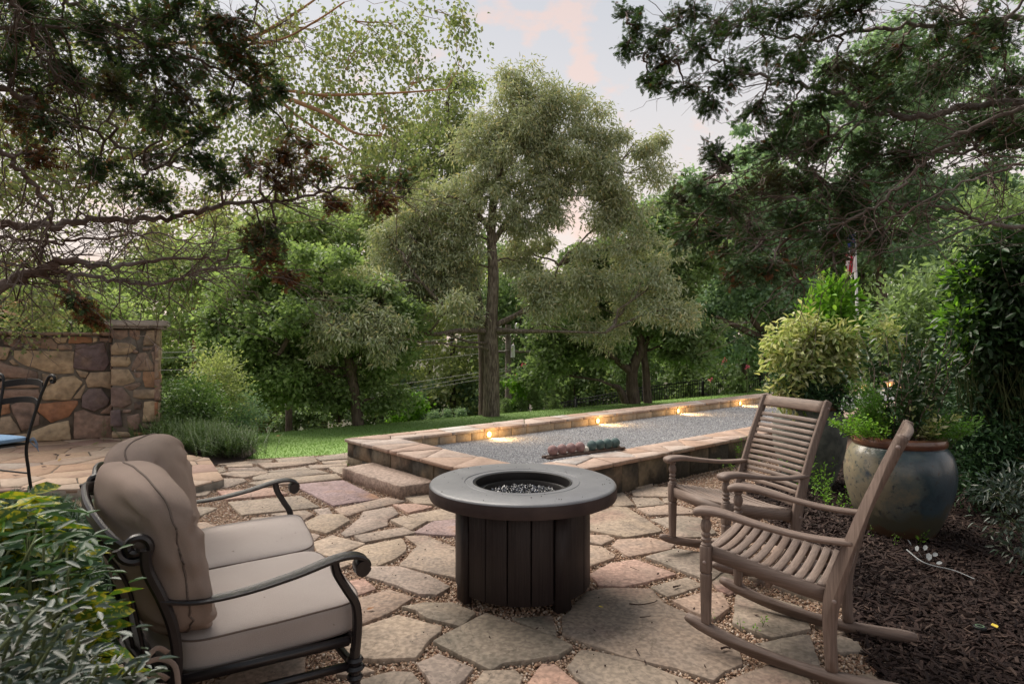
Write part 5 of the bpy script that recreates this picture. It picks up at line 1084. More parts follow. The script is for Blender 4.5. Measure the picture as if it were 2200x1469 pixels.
tree('tall_light_tree', 'broad yellow green tree filling the gap above the dark maple', 'tree', tuple(at(620, 900, 17)), [[(620,960,17),(622,700,17),(615,500,17),(610,430,17)]],
     [(620,470,80,50),(540,520,80,50),(700,500,90,50),(470,560,70,50),(780,560,70,50),(400,600,60,50),(600,560,120,40),(720,600,80,40),(330,560,60,40),(840,600,50,50),(240,600,60,40),(860,500,50,40)], 17, 'l_light', 25000, .12, .6, 'bark', .1, .04, .42, .5, nsub=200)
# right dark maple pair
tree('double_trunk_tree', 'dark green tree with a forked double trunk at the right of the lawn', 'tree', tuple(gp(1375, 866, -.30)), [[(1362,870,17.7),(1358,800,17.7),(1378,740,17.7),(1366,700,17.7),(1350,600,17.8)],[(1392,870,17.7),(1388,800,17.8),(1385,745,17.8),(1415,690,17.8),(1440,600,17.9)],[(1358,800,17.7),(1320,770,17.5),(1290,740,17)],[(1345,865,17.7),(1330,835,17.6),(1315,828,17.5)]],
     [(1400,470,90,50),(1300,560,100,50),(1450,560,110,60),(1230,640,90,50),(1380,610,120,50),(1250,700,100,50),(1200,750,80,34),(1270,768,60,16),(1470,740,90,55),(1340,700,60,40),(1150,800,50,22),(1430,690,60,40)], 17.7, 'l_dark', 50000, .13, .75, 'bark', .20, .05, .42, .35, nsub=240, avoid=[(1340, 1420, 720, 870, 17.6)])
tree('fence_side_tree', 'green tree with two slanting dark stems beside the upper end of the fence', 'tree', tuple(gp(1650, 843, -.30)), [[(1655,850,21.8),(1650,760,21.8),(1645,720,21.8),(1612,680,21.8),(1590,600,21.8)],[(1650,740,21.8),(1668,680,21.9),(1680,560,22)],[(1645,730,21.8),(1580,700,21.5),(1540,680,21)]],
     [(1600,620,110,60),(1530,680,80,50),(1710,610,90,60),(1620,530,120,55),(1640,430,110,70),(1500,480,80,70),(1490,410,50,35),(1560,745,90,26),(1700,730,60,40),(1550,540,80,60)], 21.8, 'l_blue', 46000, .15, .75, 'bark', .22, .05, .5, .35, nsub=200, avoid=[(1590, 1680, 690, 840, 21.7)])
tree('tall_right_tree', 'tall green tree rising behind the overhanging branches on the right', 'tree', tuple(at(1900, 850, 24)), [[(1900,850,24),(1890,500,24),(1880,250,24)],[(1892,560,24),(1760,400,24),(1680,320,24)]],
     [(1600,310,40,60),(1680,300,90,70),(1620,400,90,70),(1800,280,110,90),(1950,250,130,100),(2110,240,130,120),(2160,60,110,90),(1880,130,110,80),(1990,400,140,90),(1800,420,120,80),(2140,420,110,90),(1950,540,150,60)], 24, 'l_blue', 42000, .19, .7, 'bark', .25, .06, .6, .35, nsub=220)

# woodland behind, one tree at a time
sky_v = lambda u: float(np.interp(u, [-300, 0, 250, 380, 520, 760, 900, 1050, 1150, 1260, 1330, 1480, 1560, 1700, 1900, 2200, 2500], [600, 585, 540, 460, 420, 410, 430, 480, 560, 570, 480, 400, 350, 330, 330, 300, 300]))
kinds = [(('l_light', 'pale green woodland tree in the left background')), (('l_mid', 'mid green woodland tree in the left background')), (('l_dark', 'dark woodland tree in the background between the lawn trees')), (('l_mid', 'mid green woodland tree in the background between the lawn trees')), (('l_blue', 'bluish green woodland tree in the right background')), (('l_dark', 'dark green woodland tree in the right background'))]
PL = [(-60, 'at the left edge'), (90, 'behind the iron chair'), (200, 'behind the stone wall'), (330, 'above the stone pillar'), (460, 'right of the pillar'), (585, 'behind the left half of the maple'), (710, 'behind the maple trunk'), (840, 'right of the maple'), (955, 'left of the oak trunk'), (1070, 'directly behind the oak trunk'), (1190, 'right of the oak trunk'), (1300, 'left of the double trunk'), (1400, 'behind the double trunk'), (1510, 'right of the double trunk'), (1630, 'behind the slanting stems'), (1750, 'behind the variegated shrub'), (1860, 'behind the flagpole'), (1970, 'behind the big urn'), (2080, 'inside the tall camellia edge'), (2190, 'behind the tall camellia')]
used_ = set()
def place(u, L=0):
    q = min([p for p in PL if (L, p[1]) not in used_], key=lambda q: abs(q[0] - u)); used_.add((L, q[1])); return q[1]
k = 0
for layer, (Yb, step, dv) in enumerate(((27, 128, 60), (37, 120, 0))):
    u = -60 + layer * 50
    while u < 2260:
        Y = Yb + R.uniform(-2.5, 2.5); top = sky_v(u) + dv + R.uniform(-15, 35); bot = 905 + R.uniform(-15, 10); h = bot - top
        kd = kinds[(0 if R.random() < .55 else 1) if u < 520 else ((2 if R.random() < .55 else 3) if u < 1300 else (4 if R.random() < .5 else 5))]
        bl = [(u + R.uniform(-10, 10), top + h * .13, 52, h * .14), (u - 30, top + h * .33, 58, h * .14), (u + 35, top + h * .42, 62, h * .14), (u, top + h * .62, 75, h * .15), (u + R.uniform(-20, 20), top + h * .84, 80, h * .15)]
        p = at(u, 910, Y); tree('woodland_tree', {'l_light': 'pale green', 'l_mid': 'mid green', 'l_dark': 'dark green', 'l_blue': 'bluish green'}[kd[0]] + ' woodland tree in the ' + ('farther' if layer else 'nearer') + ' row, ' + place(u, layer), 'tree', (p.x, Y, p.z - .6), [[(u, 945, Y), (u + R.uniform(-8, 8), top + h * .6, Y), (u + R.uniform(-14, 14), top + 25, Y)]], bl, Y, kd[0], 6200 if layer else 6800, .0075 * Y, .7, 'peach' if (u < 520 and R.random() < .4) else 'bark', .16, .05, .021 * Y, .4, 'woodland trees beyond the lawn', nsub=90)
        u += step + R.uniform(-15, 15)
def splace(k): return ['beside the pillar', 'left of the maple', 'under the left of the maple', 'left of the maple trunk', 'just left of the maple trunk', 'just right of the maple trunk', 'right of the maple', 'left of the oak trunk', 'behind the oak trunk', 'right of the small evergreens', 'behind the lower end of the fence', 'behind the fence left of the double trunk', 'behind the double trunk', 'behind the fence right of the double trunk', 'behind the upper end of the fence', 'beyond the variegated shrub'][min(k, 15)]
# understorey shrubs along the foot of the slope
for k, u in enumerate(range(360, 1780, 92)):
    Y = (20 if u < 840 else 23 if u < 1080 else 30.5) + .6 * R.random() * 4 + (u - 360) * .003; v = 868 - (u - 500) * .045 + R.uniform(-14, 10); p = at(u, v + 60, Y); m = R.choice(['l_dark', 'l_blue', 'l_mid', 'l_dark'])
    tree('understorey_shrub', {'l_dark': 'low dark green shrub beyond the lawn edge, ' + splace(k), 'l_blue': 'low bluish green shrub beyond the lawn edge, ' + splace(k), 'l_mid': 'low mid green shrub beyond the lawn edge, ' + splace(k)}[m], 'shrub', tuple(p), [[(u, v + 60, Y), (u + 4, v, Y)]],
         [(u - 18, v - 10, 42, 34), (u + 22, v - 2, 44, 36), (u, v + 35, 60, 34)], Y, m, 4000, .13, .7, 'bark', .06, .02, .34, .3, 'understorey shrubs', nsub=40)
tree('lime_shrub', 'bright yellow green shrub between the two lawn trees left of the oak', 'shrub', tuple(at(880, 910, 17)), [[(880,920,17),(878,860,17)]], [(885,870,24,24),(868,895,30,14)], 17, 'l_lime', 1800, .1, .6, 'bark', .04, .02, .2, .2, nsub=16)
tree('lime_shrub', 'bright green shrub just right of the oak trunk', 'shrub', tuple(at(1112, 890, 18)), [[(1112,890,18),(1112,840,18)]], [(1112,830,22,28),(1100,870,20,18)], 18, 'l_lime', 1600, .1, .6, 'bark', .04, .02, .2, .2, nsub=16)
# row of small clipped evergreens
for k, (u, v0, r_, m) in enumerate([(900,889,13,'l_blue'),(931,885,15,'l_blue'),(961,883,14,'l_blue'),(990,880,13,'l_blue'),(1086,857,14,'l_dark'),(1119,850,16,'l_dark'),(1154,842,19,'l_dark'),(1193,853,16,'l_dark')]):
    Y = 17.2 + k * .12; tp_ = at(u, v0 - 6, Y); hb = 44 if k > 3 else 28; p = at(u, v0 + hb, Y)
    lab = ['palest small rounded evergreen, leftmost of the row at the lawn edge', 'small rounded evergreen second in the row at the lawn edge', 'small rounded evergreen third in the row at the lawn edge', 'small rounded evergreen nearest the oak trunk on its left', 'dark narrow evergreen nearest the oak trunk on its right', 'dark narrow evergreen second to the right of the oak trunk', 'largest dark conical evergreen right of the oak trunk', 'dark evergreen at the right end of the row, by the fence'][k]
    tree('small_evergreen', lab, 'shrub', tuple(p), [[(u, v0 + hb, Y), (u, v0 + 4, Y)]], [(u, v0 + 8, r_ * .55, 12), (u, v0 + 22, r_ * .8, 13), (u, v0 + 38, r_, 14)][: (3 if k > 3 else 2)], Y, m, 2600, .05, .5, 'bark', .03, .015, .11, .0, 'small evergreens along the lawn edge', nsub=40)
# crape myrtle blossoms
for k, (u, v) in enumerate([(1124, 784), (1108, 806), (1134, 830), (1528, 816), (1606, 789), (1555, 775)]):
    Y = 19; tree('blossom_shrub', ['pink blossom sprig high beside the oak trunk', 'pink blossom sprig lower beside the oak trunk', 'pink blossom sprig just above the small evergreens', 'pink blossom sprig above the fence, lowest of three', 'pink blossom sprig above the fence near the forked stems', 'pink blossom sprig highest above the fence'][k], 'shrub', tuple(at(u, v + 60, Y)), [[(u, v + 60, Y), (u, v, Y)]], [(u, v, 5, 4)], Y, 'l_pink', 22, .045, .8, 'stem', .015, .006, .05, 0, 'pink blossoming shrubs', nsub=5)

# ---------------------------------------------------------------- river birch on the left, leaves hanging over the terrace
bb = Vector((-10.5, 9.6, -.3))
Bl = [[(-420,1050,9.6),(-400,600,9.6),(-380,200,9.6)],[(-385,420,9.6),(-150,160,9.3),(0,100,9),(130,94,8.8),(260,104,8.6),(400,92,8.4),(500,96,8.2),(600,86,8),(680,45,7.8),(740,5,7.7)],[(500,96,8.2),(570,68,8.2),(640,25,8.2),(690,-10,8.2)],
      [(-380,520,9.6),(-100,420,9.2),(190,400,8.8),(235,335,8.7),(262,285,8.6),(300,190,8.5)],[(-100,420,9.2),(300,330,8.6),(560,205,8.2),(700,205,8),(850,200,7.9),(960,192,7.8)],[(600,205,8.1),(700,245,8),(760,285,7.9),(820,292,7.8)],
      [(400,92,8.4),(560,180,8.2),(640,250,8.1),(760,330,8)],[(-385,600,9.6),(-120,600,9.2),(60,560,8.9),(180,600,8.8)]]
birch_bl = [(640,60,110,60),(760,110,100,70),(860,70,70,60),(900,170,60,50),(700,210,130,60),(840,270,110,60),(600,290,110,60),(730,350,120,60),(860,380,70,50),(500,210,90,70),(400,280,110,80),(270,240,120,90),(130,180,130,90),(60,300,110,100),(200,360,120,80),(360,400,110,60),(520,400,110,60),(80,420,120,80),(40,560,70,60),(140,640,90,60),(60,680,80,50),(1000,60,40,60),(960,20,50,30),(1000,130,25,40),(420,40,130,50),(560,140,80,50),(250,60,120,50),(60,60,100,60),(-80,300,100,200),(320,520,80,40)]
tree('river_birch', 'light leaved tree with peach coloured limbs reaching over from the left', 'tree', tuple(bb), Bl, birch_bl, 8.3, 'l_birch', 25000, .064, .72, 'peach', .20, .03, .17, .9, nsub=900, spread=1.0, flat=1.6, limbs=True, shell=.36, depth=.9, lr=.006, tk=.17)

# ---------------------------------------------------------------- overhanging cypresses
n_ = 5
def spray_proto():
    """flat fan of scaly branchlets, length 1 along x"""
    V = []; Fc = []
    def dia(p, d, l, w_):
        d = np.array(d); d = d / np.linalg.norm(d); s = np.array([-d[1], d[0], 0]); b = len(V); p = np.array(p)
        V.extend([p, p + d * l * .5 + s * w_, p + d * l + [0, 0, -.05 * l], p + d * l * .5 - s * w_]); Fc.extend([(b, b + 2, b + 1), (b, b + 3, b + 2)])
    dia((0, 0, 0), (1, 0, 0), 1.0, .055)
    for i, x in enumerate((.12, .36, .60)):
        for s in (-1, 1): dia((x + (.08 if s > 0 else 0), 0, -.04 * x), (.72, s * .62, -.06), .46 * (1 - x * .5), .075)
    return np.array(V, np.float32), np.array(Fc)
SPV, SPF = spray_proto()
def sprays(g, P, D, L):
    n = len(P)
    if not n: return
    D = nrm(D); U = NR.normal(0, .45, (n, 3)); U[:, 2] += 1; S = nrm(np.cross(U, D)); Nn = np.cross(D, S)
    V = P[:, None, :] + L[:, None, None] * (SPV[None, :, 0:1] * D[:, None, :] + SPV[None, :, 1:2] * S[:, None, :] + SPV[None, :, 2:3] * Nn[:, None, :])
    g.add(V.reshape(-1, 3), (np.arange(n)[:, None, None] * len(SPV) + SPF[None]).reshape(-1, 3))
def cypress(name, label, base, trunk, limbs, clumps, bark, twigs, dead, per=1.0):
    t = empty(name, label, 'tree', tuple(base)); o = Vector(base); gt = G(); tube(gt, smooth_path([Vector(q) - o for q in trunk], 5), .19, .08, 12); lp = []; limbpts = []
    obj('trunk', gt, M['bark'], t, True)
    for L_i, (pts, r0_, r1_) in enumerate(limbs):
        g = G(); P = smooth_path([at(*q) - o for q in pts], 7); P = [p + Vector((R.gauss(0, .010), R.gauss(0, .010), R.gauss(0, .010))) for p in P]
        tube(g, P, r0_, r1_, 8); lp += P; limbpts.append(P); obj('limb', g, M[bark], t, True)
    A = np.array([list(p) for p in lp]); gb_ = G(); gl = G(); gd = G()
    # bare twiggy side shoots
    for L_i, P in enumerate(limbpts):
        for _ in range(int(twigs * len(P) * (.05 if L_i >= 10 else 1))):
            i = R.randrange(1, len(P)); a = P[i]; tdir = (P[i] - P[i - 1]).normalized(); d = (tdir * R.uniform(.3, 1) + Vector((R.gauss(0, .5), R.gauss(0, .55), R.gauss(-.05, .45)))).normalized(); L = R.uniform(.15, .6)
            b = a + d * L; q = branch(gb_, a, b,   .0040, .0013, .10, 5, 4, R.uniform(-.1, .12))
            for _k in range(R.randrange(2, 5)):
                s_ = R.choice(q[1:]); d2 = (d + Vector((R.gauss(0, .6), R.gauss(0, .6), R.gauss(0, .5)))).normalized(); q2 = branch(gb_, s_, s_ + d2 * R.uniform(.08, .3), .0021, .0009, .13, 3, 3)
                if R.random() < .5: s3 = q2[2]; branch(gb_, s3, s3 + (d2 + Vector((R.gauss(0, .7), R.gauss(0, .7), R.gauss(0, .7)))).normalized() * R.uniform(.05, .14), .0018, .001, .1, 2, 3)
    for cl_ in clumps:
        u, v, r_ = cl_[:3]; Yc = cl_[3] if len(cl_) > 3 and cl_[3] else None; red = cl_[4] if len(cl_) > 4 else 0
        if Yc is None:
            pu = CX + (A[:, 0] + o.x) / (A[:, 1] + o.y) * F; pv = CY - (A[:, 2] + o.z - CH) / (A[:, 1] + o.y) * F; j = int(np.argmin((pu - u) ** 2 + (pv - v) ** 2)); Yc = float(A[j, 1] + o.y) + R.uniform(-.25, .35)
        c = at(u, v, Yc) - o; rw = r_ * Yc / F; j = int(np.argmin(np.linalg.norm(A - np.array(list(c)), axis=1))); root = Vector(A[j].tolist())
        q = branch(gb_, root, c, .009, .004, .08, 5, 5)
        ntw = max(5, int(11 * (r_ / 60) ** 1.2)); P_, D_, L_2 = [], [], []; main = (c - root); main = main.normalized() if main.length > .05 else Vector((R.gauss(0, 1), R.gauss(0, .5), 0)).normalized()
        for _ in range(ntw * 2):
            d = (main * .5 + Vector((R.gauss(0, .75), R.gauss(0, .75), R.gauss(0, .5)))).normalized(); e = c + d * rw * R.uniform(.5, 1.15); e.z -= rw * .12
            tq = branch(gb_, q[-1] if R.random() < .6 else q[-2], e, .0040, .0014, .08, 4, 3, -.05)
            m = int(24 * per)
            for _s in range(m):
                f = .25 + .8 * R.random(); i = min(3, int(f * 4)); p = tq[i].lerp(tq[i + 1], min(1, f * 4 - i)) if f < 1 else e
                dd = d + Vector((R.gauss(0, .55), R.gauss(0, .55), R.gauss(-.25, .35))); P_.append(list(p + Vector((R.gauss(0, .02), R.gauss(0, .02), R.gauss(0, .02))))); D_.append(list(dd)); L_2.append(R.uniform(.030, .058) * (Yc / 4) ** .5)
        P_ = np.array(P_); D_ = np.array(D_); L_2 = np.array(L_2); isr = NR.random(len(P_)) < (red if red else dead)
        sprays(gl, P_[~isr], D_[~isr], L_2[~isr]); sprays(gd, P_[isr], D_[isr], L_2[isr])
    obj('twigs', gb_, M['brbark'], t); obj('foliage', gl, M['l_cyp'], t)
    # the crown goes on over the patio, above and behind the picture
    gu = G(); gbr = G(); sx = -1 if base[0] < 0 else 1; top = Vector(trunk[-1]) - o; cs = []
    while len(cs) < 110:
        p = Vector((sx * R.uniform(.0, 6.5), R.uniform(-3.5, 3.4), R.uniform(2.9, 5.2)))
        Yp = max(p.y, .01); inside = p.y > 0 and abs(p.x) < .86 * Yp + .5 and p.z < CH + .58 * Yp + .5
        if inside or p.z < CH + .58 * Yp + .5: continue
        cs.append(p)
    for p in cs:
        q = p - o
        if R.random() < .4: branch(gbr, top * R.uniform(.5, .95), q, .02, .006, .06, 5, 4)
    Cn = np.array([list(p - o) for p in cs]); n = 9000; j = NR.integers(0, len(cs), n); Pn = Cn[j] + NR.normal(0, 1, (n, 3)) * [.30, .30, .14]
    leaves(gu, Pn, rnd_unit(n) * [1, 1, .4], NR.uniform(.08, .15, n), .42); obj('upper_crown', gu, M['l_cyp'], t); obj('upper_branches', gbr, M['bark'], t)
    if gd.v: obj('dead_foliage', gd, M['l_cypred'], t)
    return t
Llimbs = [([(-260,470,3.1),(0,482,3.2),(90,483,3.3),(180,474,3.4),(300,470,3.5),(400,462,3.6),(470,440,3.7),(560,435,3.8),(640,425,3.9),(760,405,4.1),(860,422,4.2)], .024, .006),
 ([(-250,760,2.6),(0,622,2.8),(55,592,2.85),(110,574,2.9),(155,561,2.95),(250,571,3.05),(350,556,3.2),(470,562,3.4)], .030, .005), ([(115,578,2.9),(200,597,3),(300,610,3.1),(390,598,3.3),(480,572,3.5),(610,600,3.7)], .011, .004),
 ([(-200,120,3.0),(0,192,3.1),(80,226,3.2),(160,264,3.3),(250,306,3.4),(330,372,3.5)], .017, .005), ([(-80,260,2.8),(0,325,2.8),(50,378,2.85),(105,440,2.9),(98,510,2.95),(80,575,3)], .014, .006),
 ([(60,-90,3.4),(140,-2,3.5),(230,45,3.6),(330,95,3.7),(430,132,3.8),(540,190,4.0)], .015, .005), ([(-20,-100,3.0),(25,0,3.1),(62,60,3.2),(86,112,3.25),(135,175,3.3),(180,270,3.4)], .014, .004),
 ([(-200,500,3.3),(0,508,3.4),(100,520,3.5),(210,514,3.6),(310,500,3.7),(420,520,3.9)], .012, .004), ([(540,-60,3.9),(552,60,3.9),(590,100,4)], .007, .003), ([(-200,-20,3.2),(0,60,3.3),(150,60,3.5),(330,90,3.6),(420,60,3.8)], .013, .005)]
Lcl = [(340,120,75),(440,60,80),(250,195,70),(330,215,75),(390,195,55),(140,40,75),(50,55,75),(220,60,70),(300,40,70),(410,140,60),(520,110,55,None,.5),(555,150,40,None,.4),(545,200,42,None,.1),(490,205,35,None,.1),(500,40,50,None,.4),(590,190,25),
 (410,330,40),(470,378,42),(440,290,30),(640,300,30,None,.6),(620,345,32,None,.3),(590,385,42,None,.3),(650,385,45,None,.6),(690,360,32,None,.5),(540,350,25,None,.5),(720,430,25,None,.8),(800,390,45,None,.4),(855,390,35,None,.15),(820,435,30,None,.9),(560,480,38),(590,500,32),(570,545,35,None,.6),(620,590,32,None,.7),(540,520,25,None,.3),
 (300,400,38),(210,345,40),(320,330,35),(350,430,30),(165,640,28,None,.5),(200,670,25,None,.7),(60,330,50,None,.6),(100,250,55,None,.3),(40,240,45,None,.5),(20,150,60),(120,130,60),(40,20,60),(170,160,45),(80,200,50,None,.4),(380,20,60),(260,130,60),(360,260,40)]
cypress('cypress_tree', 'dark twiggy cypress whose branches hang in from the upper left', (-4.9, 2.2, -.05), [(-4.9, 2.2, -.05), (-4.8, 2.3, 2), (-4.6, 2.4, 4.5), (-4.5, 2.5, 6)], Llimbs, Lcl, 'brbark', .95, .05, 1.0)
Rlimbs = [([(2420,200,3.3),(2200,214,3.4),(2100,228,3.5),(1960,250,3.6),(1900,240,3.65),(1840,226,3.7),(1785,194,3.8),(1690,175,3.9),(1600,152,4.0),(1540,128,4.1),(1490,95,4.2),(1465,60,4.3)], 0.0237, 0.0044),
 ([(2400,20,3.6),(2200,38,3.7),(2060,52,3.8),(1950,58,3.9),(1850,66,4.0),(1740,86,4.1),(1640,70,4.2)], 0.0207, 0.0052), ([(2350,300,3.2),(2200,312,3.3),(2110,325,3.4),(2010,330,3.5),(1930,338,3.6)], 0.0133, 0.0059),
 ([(2400,120,3.0),(2200,226,3.1),(2060,292,3.2),(1985,352,3.3),(1905,424,3.4),(1810,476,3.5),(1700,510,3.6),(1640,512,3.7)], 0.0133, 0.0044), ([(2400,540,3.2),(2200,492,3.3),(2110,476,3.4),(2050,452,3.5),(1950,432,3.6)], 0.0148, 0.0044),
 ([(1850,248,3.7),(1740,312,3.8),(1640,352,3.9),(1560,380,4.0)], 0.0074, 0.0022), ([(2350,330,2.9),(2200,352,3),(2050,402,3.2),(1900,482,3.4),(1790,568,3.6),(1700,602,3.7)], 0.0074, 0.0030), ([(1760,424,3.6),(1650,426,3.7),(1600,412,3.8),(1540,380,3.9)], 0.0074, 0.0030),
 ([(2300,-80,3.4),(2170,30,3.5),(2120,60,3.5),(2010,0,3.6)], 0.0104, 0.0044), ([(1850,260,3.7),(1770,345,3.8),(1700,420,3.9),(1560,470,4.1)], 0.0067, 0.0030), ([(1500,100,4.2),(1420,150,4.2),(1370,110,4.3),(1345,50,4.3)], 0.0037, 0.0015), ([(1740,86,4.1),(1600,60,4.2),(1480,30,4.3)], 0.0059, 0.0022), ([(1690,175,3.9),(1560,190,4.0),(1450,175,4.1)], 0.0044, 0.0022), ([(2300,420,3.2),(2000,520,3.4),(1850,550,3.5)], 0.0067, 0.0022)]
Rcl = [(1350,25,28),(1365,55,28),(1350,92,24),(1395,100,30),(1395,160,30),(1430,60,45),(1440,130,42),(1500,100,48),(1480,20,50),(1540,50,55),(1470,185,38),(1420,175,25),(1520,205,38),(1560,170,38),(1600,40,65),(1680,30,70),(1770,30,75),(1640,100,50),(1720,110,55),(1850,15,70),(1580,150,38),(1535,330,38),(1560,360,42),(1630,225,48),(1700,235,55),(1680,310,65),(1740,300,60),(1560,430,55),(1500,400,30),(1490,460,45),(1530,490,50),(1610,480,65),(1700,400,75),(1790,400,75),(1560,530,45,None,.15),(1650,560,50,None,.15),(1720,480,65),(1900,500,60),(1790,545,45),(2080,110,70),(2000,150,70),(1930,100,60),(2150,50,70),(2100,290,60),(1950,330,65),(2160,170,60),(1800,490,60),(1640,400,60),(1760,220,55),(1850,180,60),(2180,270,50),(1450,240,0.1) if False else (1870,330,60),(2010,60,60),(1580,590,30,None,.4),(1480,500,45),(1450,420,30),(1600,560,45),(1700,560,50),(1830,440,60),(1700,160,45),(1800,130,60),(1900,200,60)]
cypress('cypress_tree', 'dark dense cypress whose branches hang in from the upper right', (5.6, 3.0, -.05), [(5.6, 3.0, -.05), (5.5, 3.0, 2), (5.3, 3.1, 4.5), (5.2, 3.2, 6)], Rlimbs, Rcl, 'greybark', .8, .03, .92)

# ---------------------------------------------------------------- shrubs and bedding
def shrub(name, label, base, blobs, n, leafmat, size, asp, up=.2, kind='leaf', nst=20, group=None, curl=.12, sr=.006, cat='shrub', Y=None, spread=.16, depth=1.0, out=.8, bark='stem', shell=.4):
    """blobs: (centre vector, rx, ry, rz) in world coordinates"""
    t = empty(name, label, cat, tuple(base), 0, group); o = Vector(base); gs = G(); gl = G(); vol = [b[1] * b[3] for b in blobs]; tot = sum(vol)
    for b, vv in zip(blobs, vol):
        k = max(2, int(nst * vv / tot)); c = np.array(list(Vector(b[0]) - o)); q = c + rnd_unit(k) * (NR.random((k, 1)) ** shell) * [b[1], b[2], b[3]]
        for e_ in q: branch(gs, (R.gauss(0, .05), R.gauss(0, .05), 0), Vector(e_), sr, sr * .4, .08, 4, 4)
        m = int(n * vv / tot); j = NR.integers(0, k, m); off = NR.normal(0, 1, (m, 3)); P = q[j] + off * spread; D = nrm(P - c) * out + rnd_unit(m) * .7; D[:, 2] += up
        leaves(gl, P, D, size * NR.uniform(.65, 1.2, m), asp, kind, curl)
    obj('stems', gs, M[bark], t); obj('foliage', gl, M[leafmat], t); return t
def pxblob(u, v, ru, rv, Y, d=.8): return (at(u, v, Y), ru * Y / F, max(ru, rv) * Y / F * d, rv * Y / F)
# right: tall camellia, nandina masses
shrub('camellia_hedge', 'tall black green glossy camellia at the right edge', (4.35, 5.0, 0), [pxblob(2150, 600, 75, 90, 5.0), pxblob(2160, 740, 80, 90, 5.0), pxblob(2110, 700, 40, 60, 4.9), pxblob(2200, 560, 60, 60, 4.8), pxblob(2200, 850, 60, 70, 5.1)], 9500, 'l_cam', .075, .45, .0, nst=170, spread=.10, sr=.007)
shrub('camellia_fringe', 'lighter green leaves on the inner edge of the tall camellia', (4.05, 5.2, 0), [pxblob(2065, 700, 16, 70, 5.0), pxblob(2075, 600, 14, 50, 5.0), pxblob(2050, 760, 16, 30, 5.0)], 700, 'l_lime', .07, .45, .1, nst=26, spread=.05)
shrub('nandina_shrub', 'leafy nandina mass between the big urn and the right edge', (4.2, 5.3, 0), [pxblob(2090, 850, 55, 45, 5.2), pxblob(2060, 930, 50, 60, 5.2), pxblob(2140, 950, 70, 70, 5.0), pxblob(2100, 1020, 50, 40, 5.0), pxblob(2190, 1000, 60, 60, 4.9)], 9000, 'l_nand', .055, .34, .0, nst=190, spread=.07)
shrub('nandina_shrub', 'low blue green nandina fronds reaching in at the right edge below the shrubs', (3.45, 3.6, 0), [pxblob(2150, 1060, 45, 20, 3.7), pxblob(2170, 1120, 40, 25, 3.6), pxblob(2200, 1050, 40, 40, 3.7), pxblob(2195, 1170, 26, 22, 3.5)], 900, 'l_nandin2', .05, .30, -.1, nst=40, spread=.045)
shrub('dark_understorey', 'dark leafy shrub filling the gap behind the right side urn plants', (4.9, 7.2, 0), [pxblob(1960, 700, 90, 90, 7.2), pxblob(2040, 800, 80, 70, 7.0), pxblob(2050, 620, 60, 60, 7.2), pxblob(2160, 500, 90, 80, 7.5)], 9000, 'l_dark', .08, .5, .0, nst=120, spread=.14)
# plants in the big urn
pz = .66
def stems_plant(name, label, base, n, h, lean, leafmat, lsize, asp, lpn, r=.0035, kind='leaf', spreadang=.35, group=None, mat_s='brbark', curl=.12, cat='plant'):
    t = empty(name, label, cat, tuple(base), 0, group); gs = G(); P_, D_ = [], []
    for _ in range(n):
        a = R.random() * 6.28; rr = R.random() * .16; s = Vector((rr * math.cos(a), rr * math.sin(a), 0)); d = Vector((math.cos(a) * spreadang * R.random() + lean[0], math.sin(a) * spreadang * R.random() + lean[1], 1)).normalized(); L = h * R.uniform(.55, 1.05)
        q = branch(gs, s, s + d * L, r, r * .4, .04, 6, 4)
        for _l in range(lpn):
            f = .15 + .87 * R.random(); i = min(5, int(f * 6)); p = q[i].lerp(q[i + 1], min(1, f * 6 - i)); dd = Vector((R.gauss(0, 1), R.gauss(0, 1), R.gauss(.3, .5))).normalized(); P_.append(list(p + dd * .012)); D_.append(list(dd + d * .4))
    gl = G(); leaves(gl, np.array(P_), np.array(D_), lsize * NR.uniform(.6, 1.15, len(P_)), asp, kind, curl); obj('stems', gs, M[mat_s], t); obj('foliage', gl, M[leafmat], t); return t
stems_plant('camellia_plant', 'upright dark glossy camellia growing in the big glazed urn', (PX - .02, PY, pz), 34, .88, (.02, 0), 'l_cam', .062, .5, 44, .005, spreadang=.62)
def feathery(label, base, n, h, ang, m='l_fine'):
    t = empty('asparagus_fern', label, 'plant', tuple(base)); gs = G(); P_, D_ = [], []
    for _ in range(n):
        a = R.uniform(*ang); e = Vector((math.cos(a) * R.uniform(.1, .4), math.sin(a) * R.uniform(.1, .35), R.uniform(.35, 1))) * h; q = branch(gs, (0, 0, 0), e, .003, .0012, .05, 8, 3, .1)
        for i in range(2, 9):
            for _k in range(34):
                p = q[i - 1].lerp(q[i], R.random()); P_.append(list(p + Vector((R.gauss(0, .018), R.gauss(0, .018), R.gauss(0, .012))))); D_.append([R.gauss(0, 1), R.gauss(0, 1), R.gauss(.3, .6)])
    gl = G(); leaves(gl, np.array(P_), np.array(D_), .024, .12, 'diamond'); obj('stems', gs, M['stem'], t); obj('foliage', gl, M[m], t)
feathery('feathery bright green asparagus fern at the left lip of the big urn', (PX - .20, PY - .05, pz + .02), 26, .48, (1.6, 4.4))
stems_plant('trailing_plant', 'small leaved light green trailer spilling over the left lip of the big urn', (PX - .27, PY - .09, pz + .05), 40, .26, (-.7, -.2), 'l_lime', .024, .7, 26, .002, spreadang=1.0, mat_s='stem')
stems_plant('yellow_edge_plant', 'low yellow edged foliage in the middle of the big urn', (PX + .08, PY - .10, pz + .04), 26, .24, (.1, -.1), 'l_var', .045, .45, 14, .002, spreadang=1.1, mat_s='stem')
stems_plant('low_fern', 'fresh green low foliage at the right lip of the big urn', (PX + .2, PY - .08, pz + .03), 40, .26, (.4, -.15), 'l_fine', .03, .35, 34, .002, spreadang=1.2, mat_s='stem')
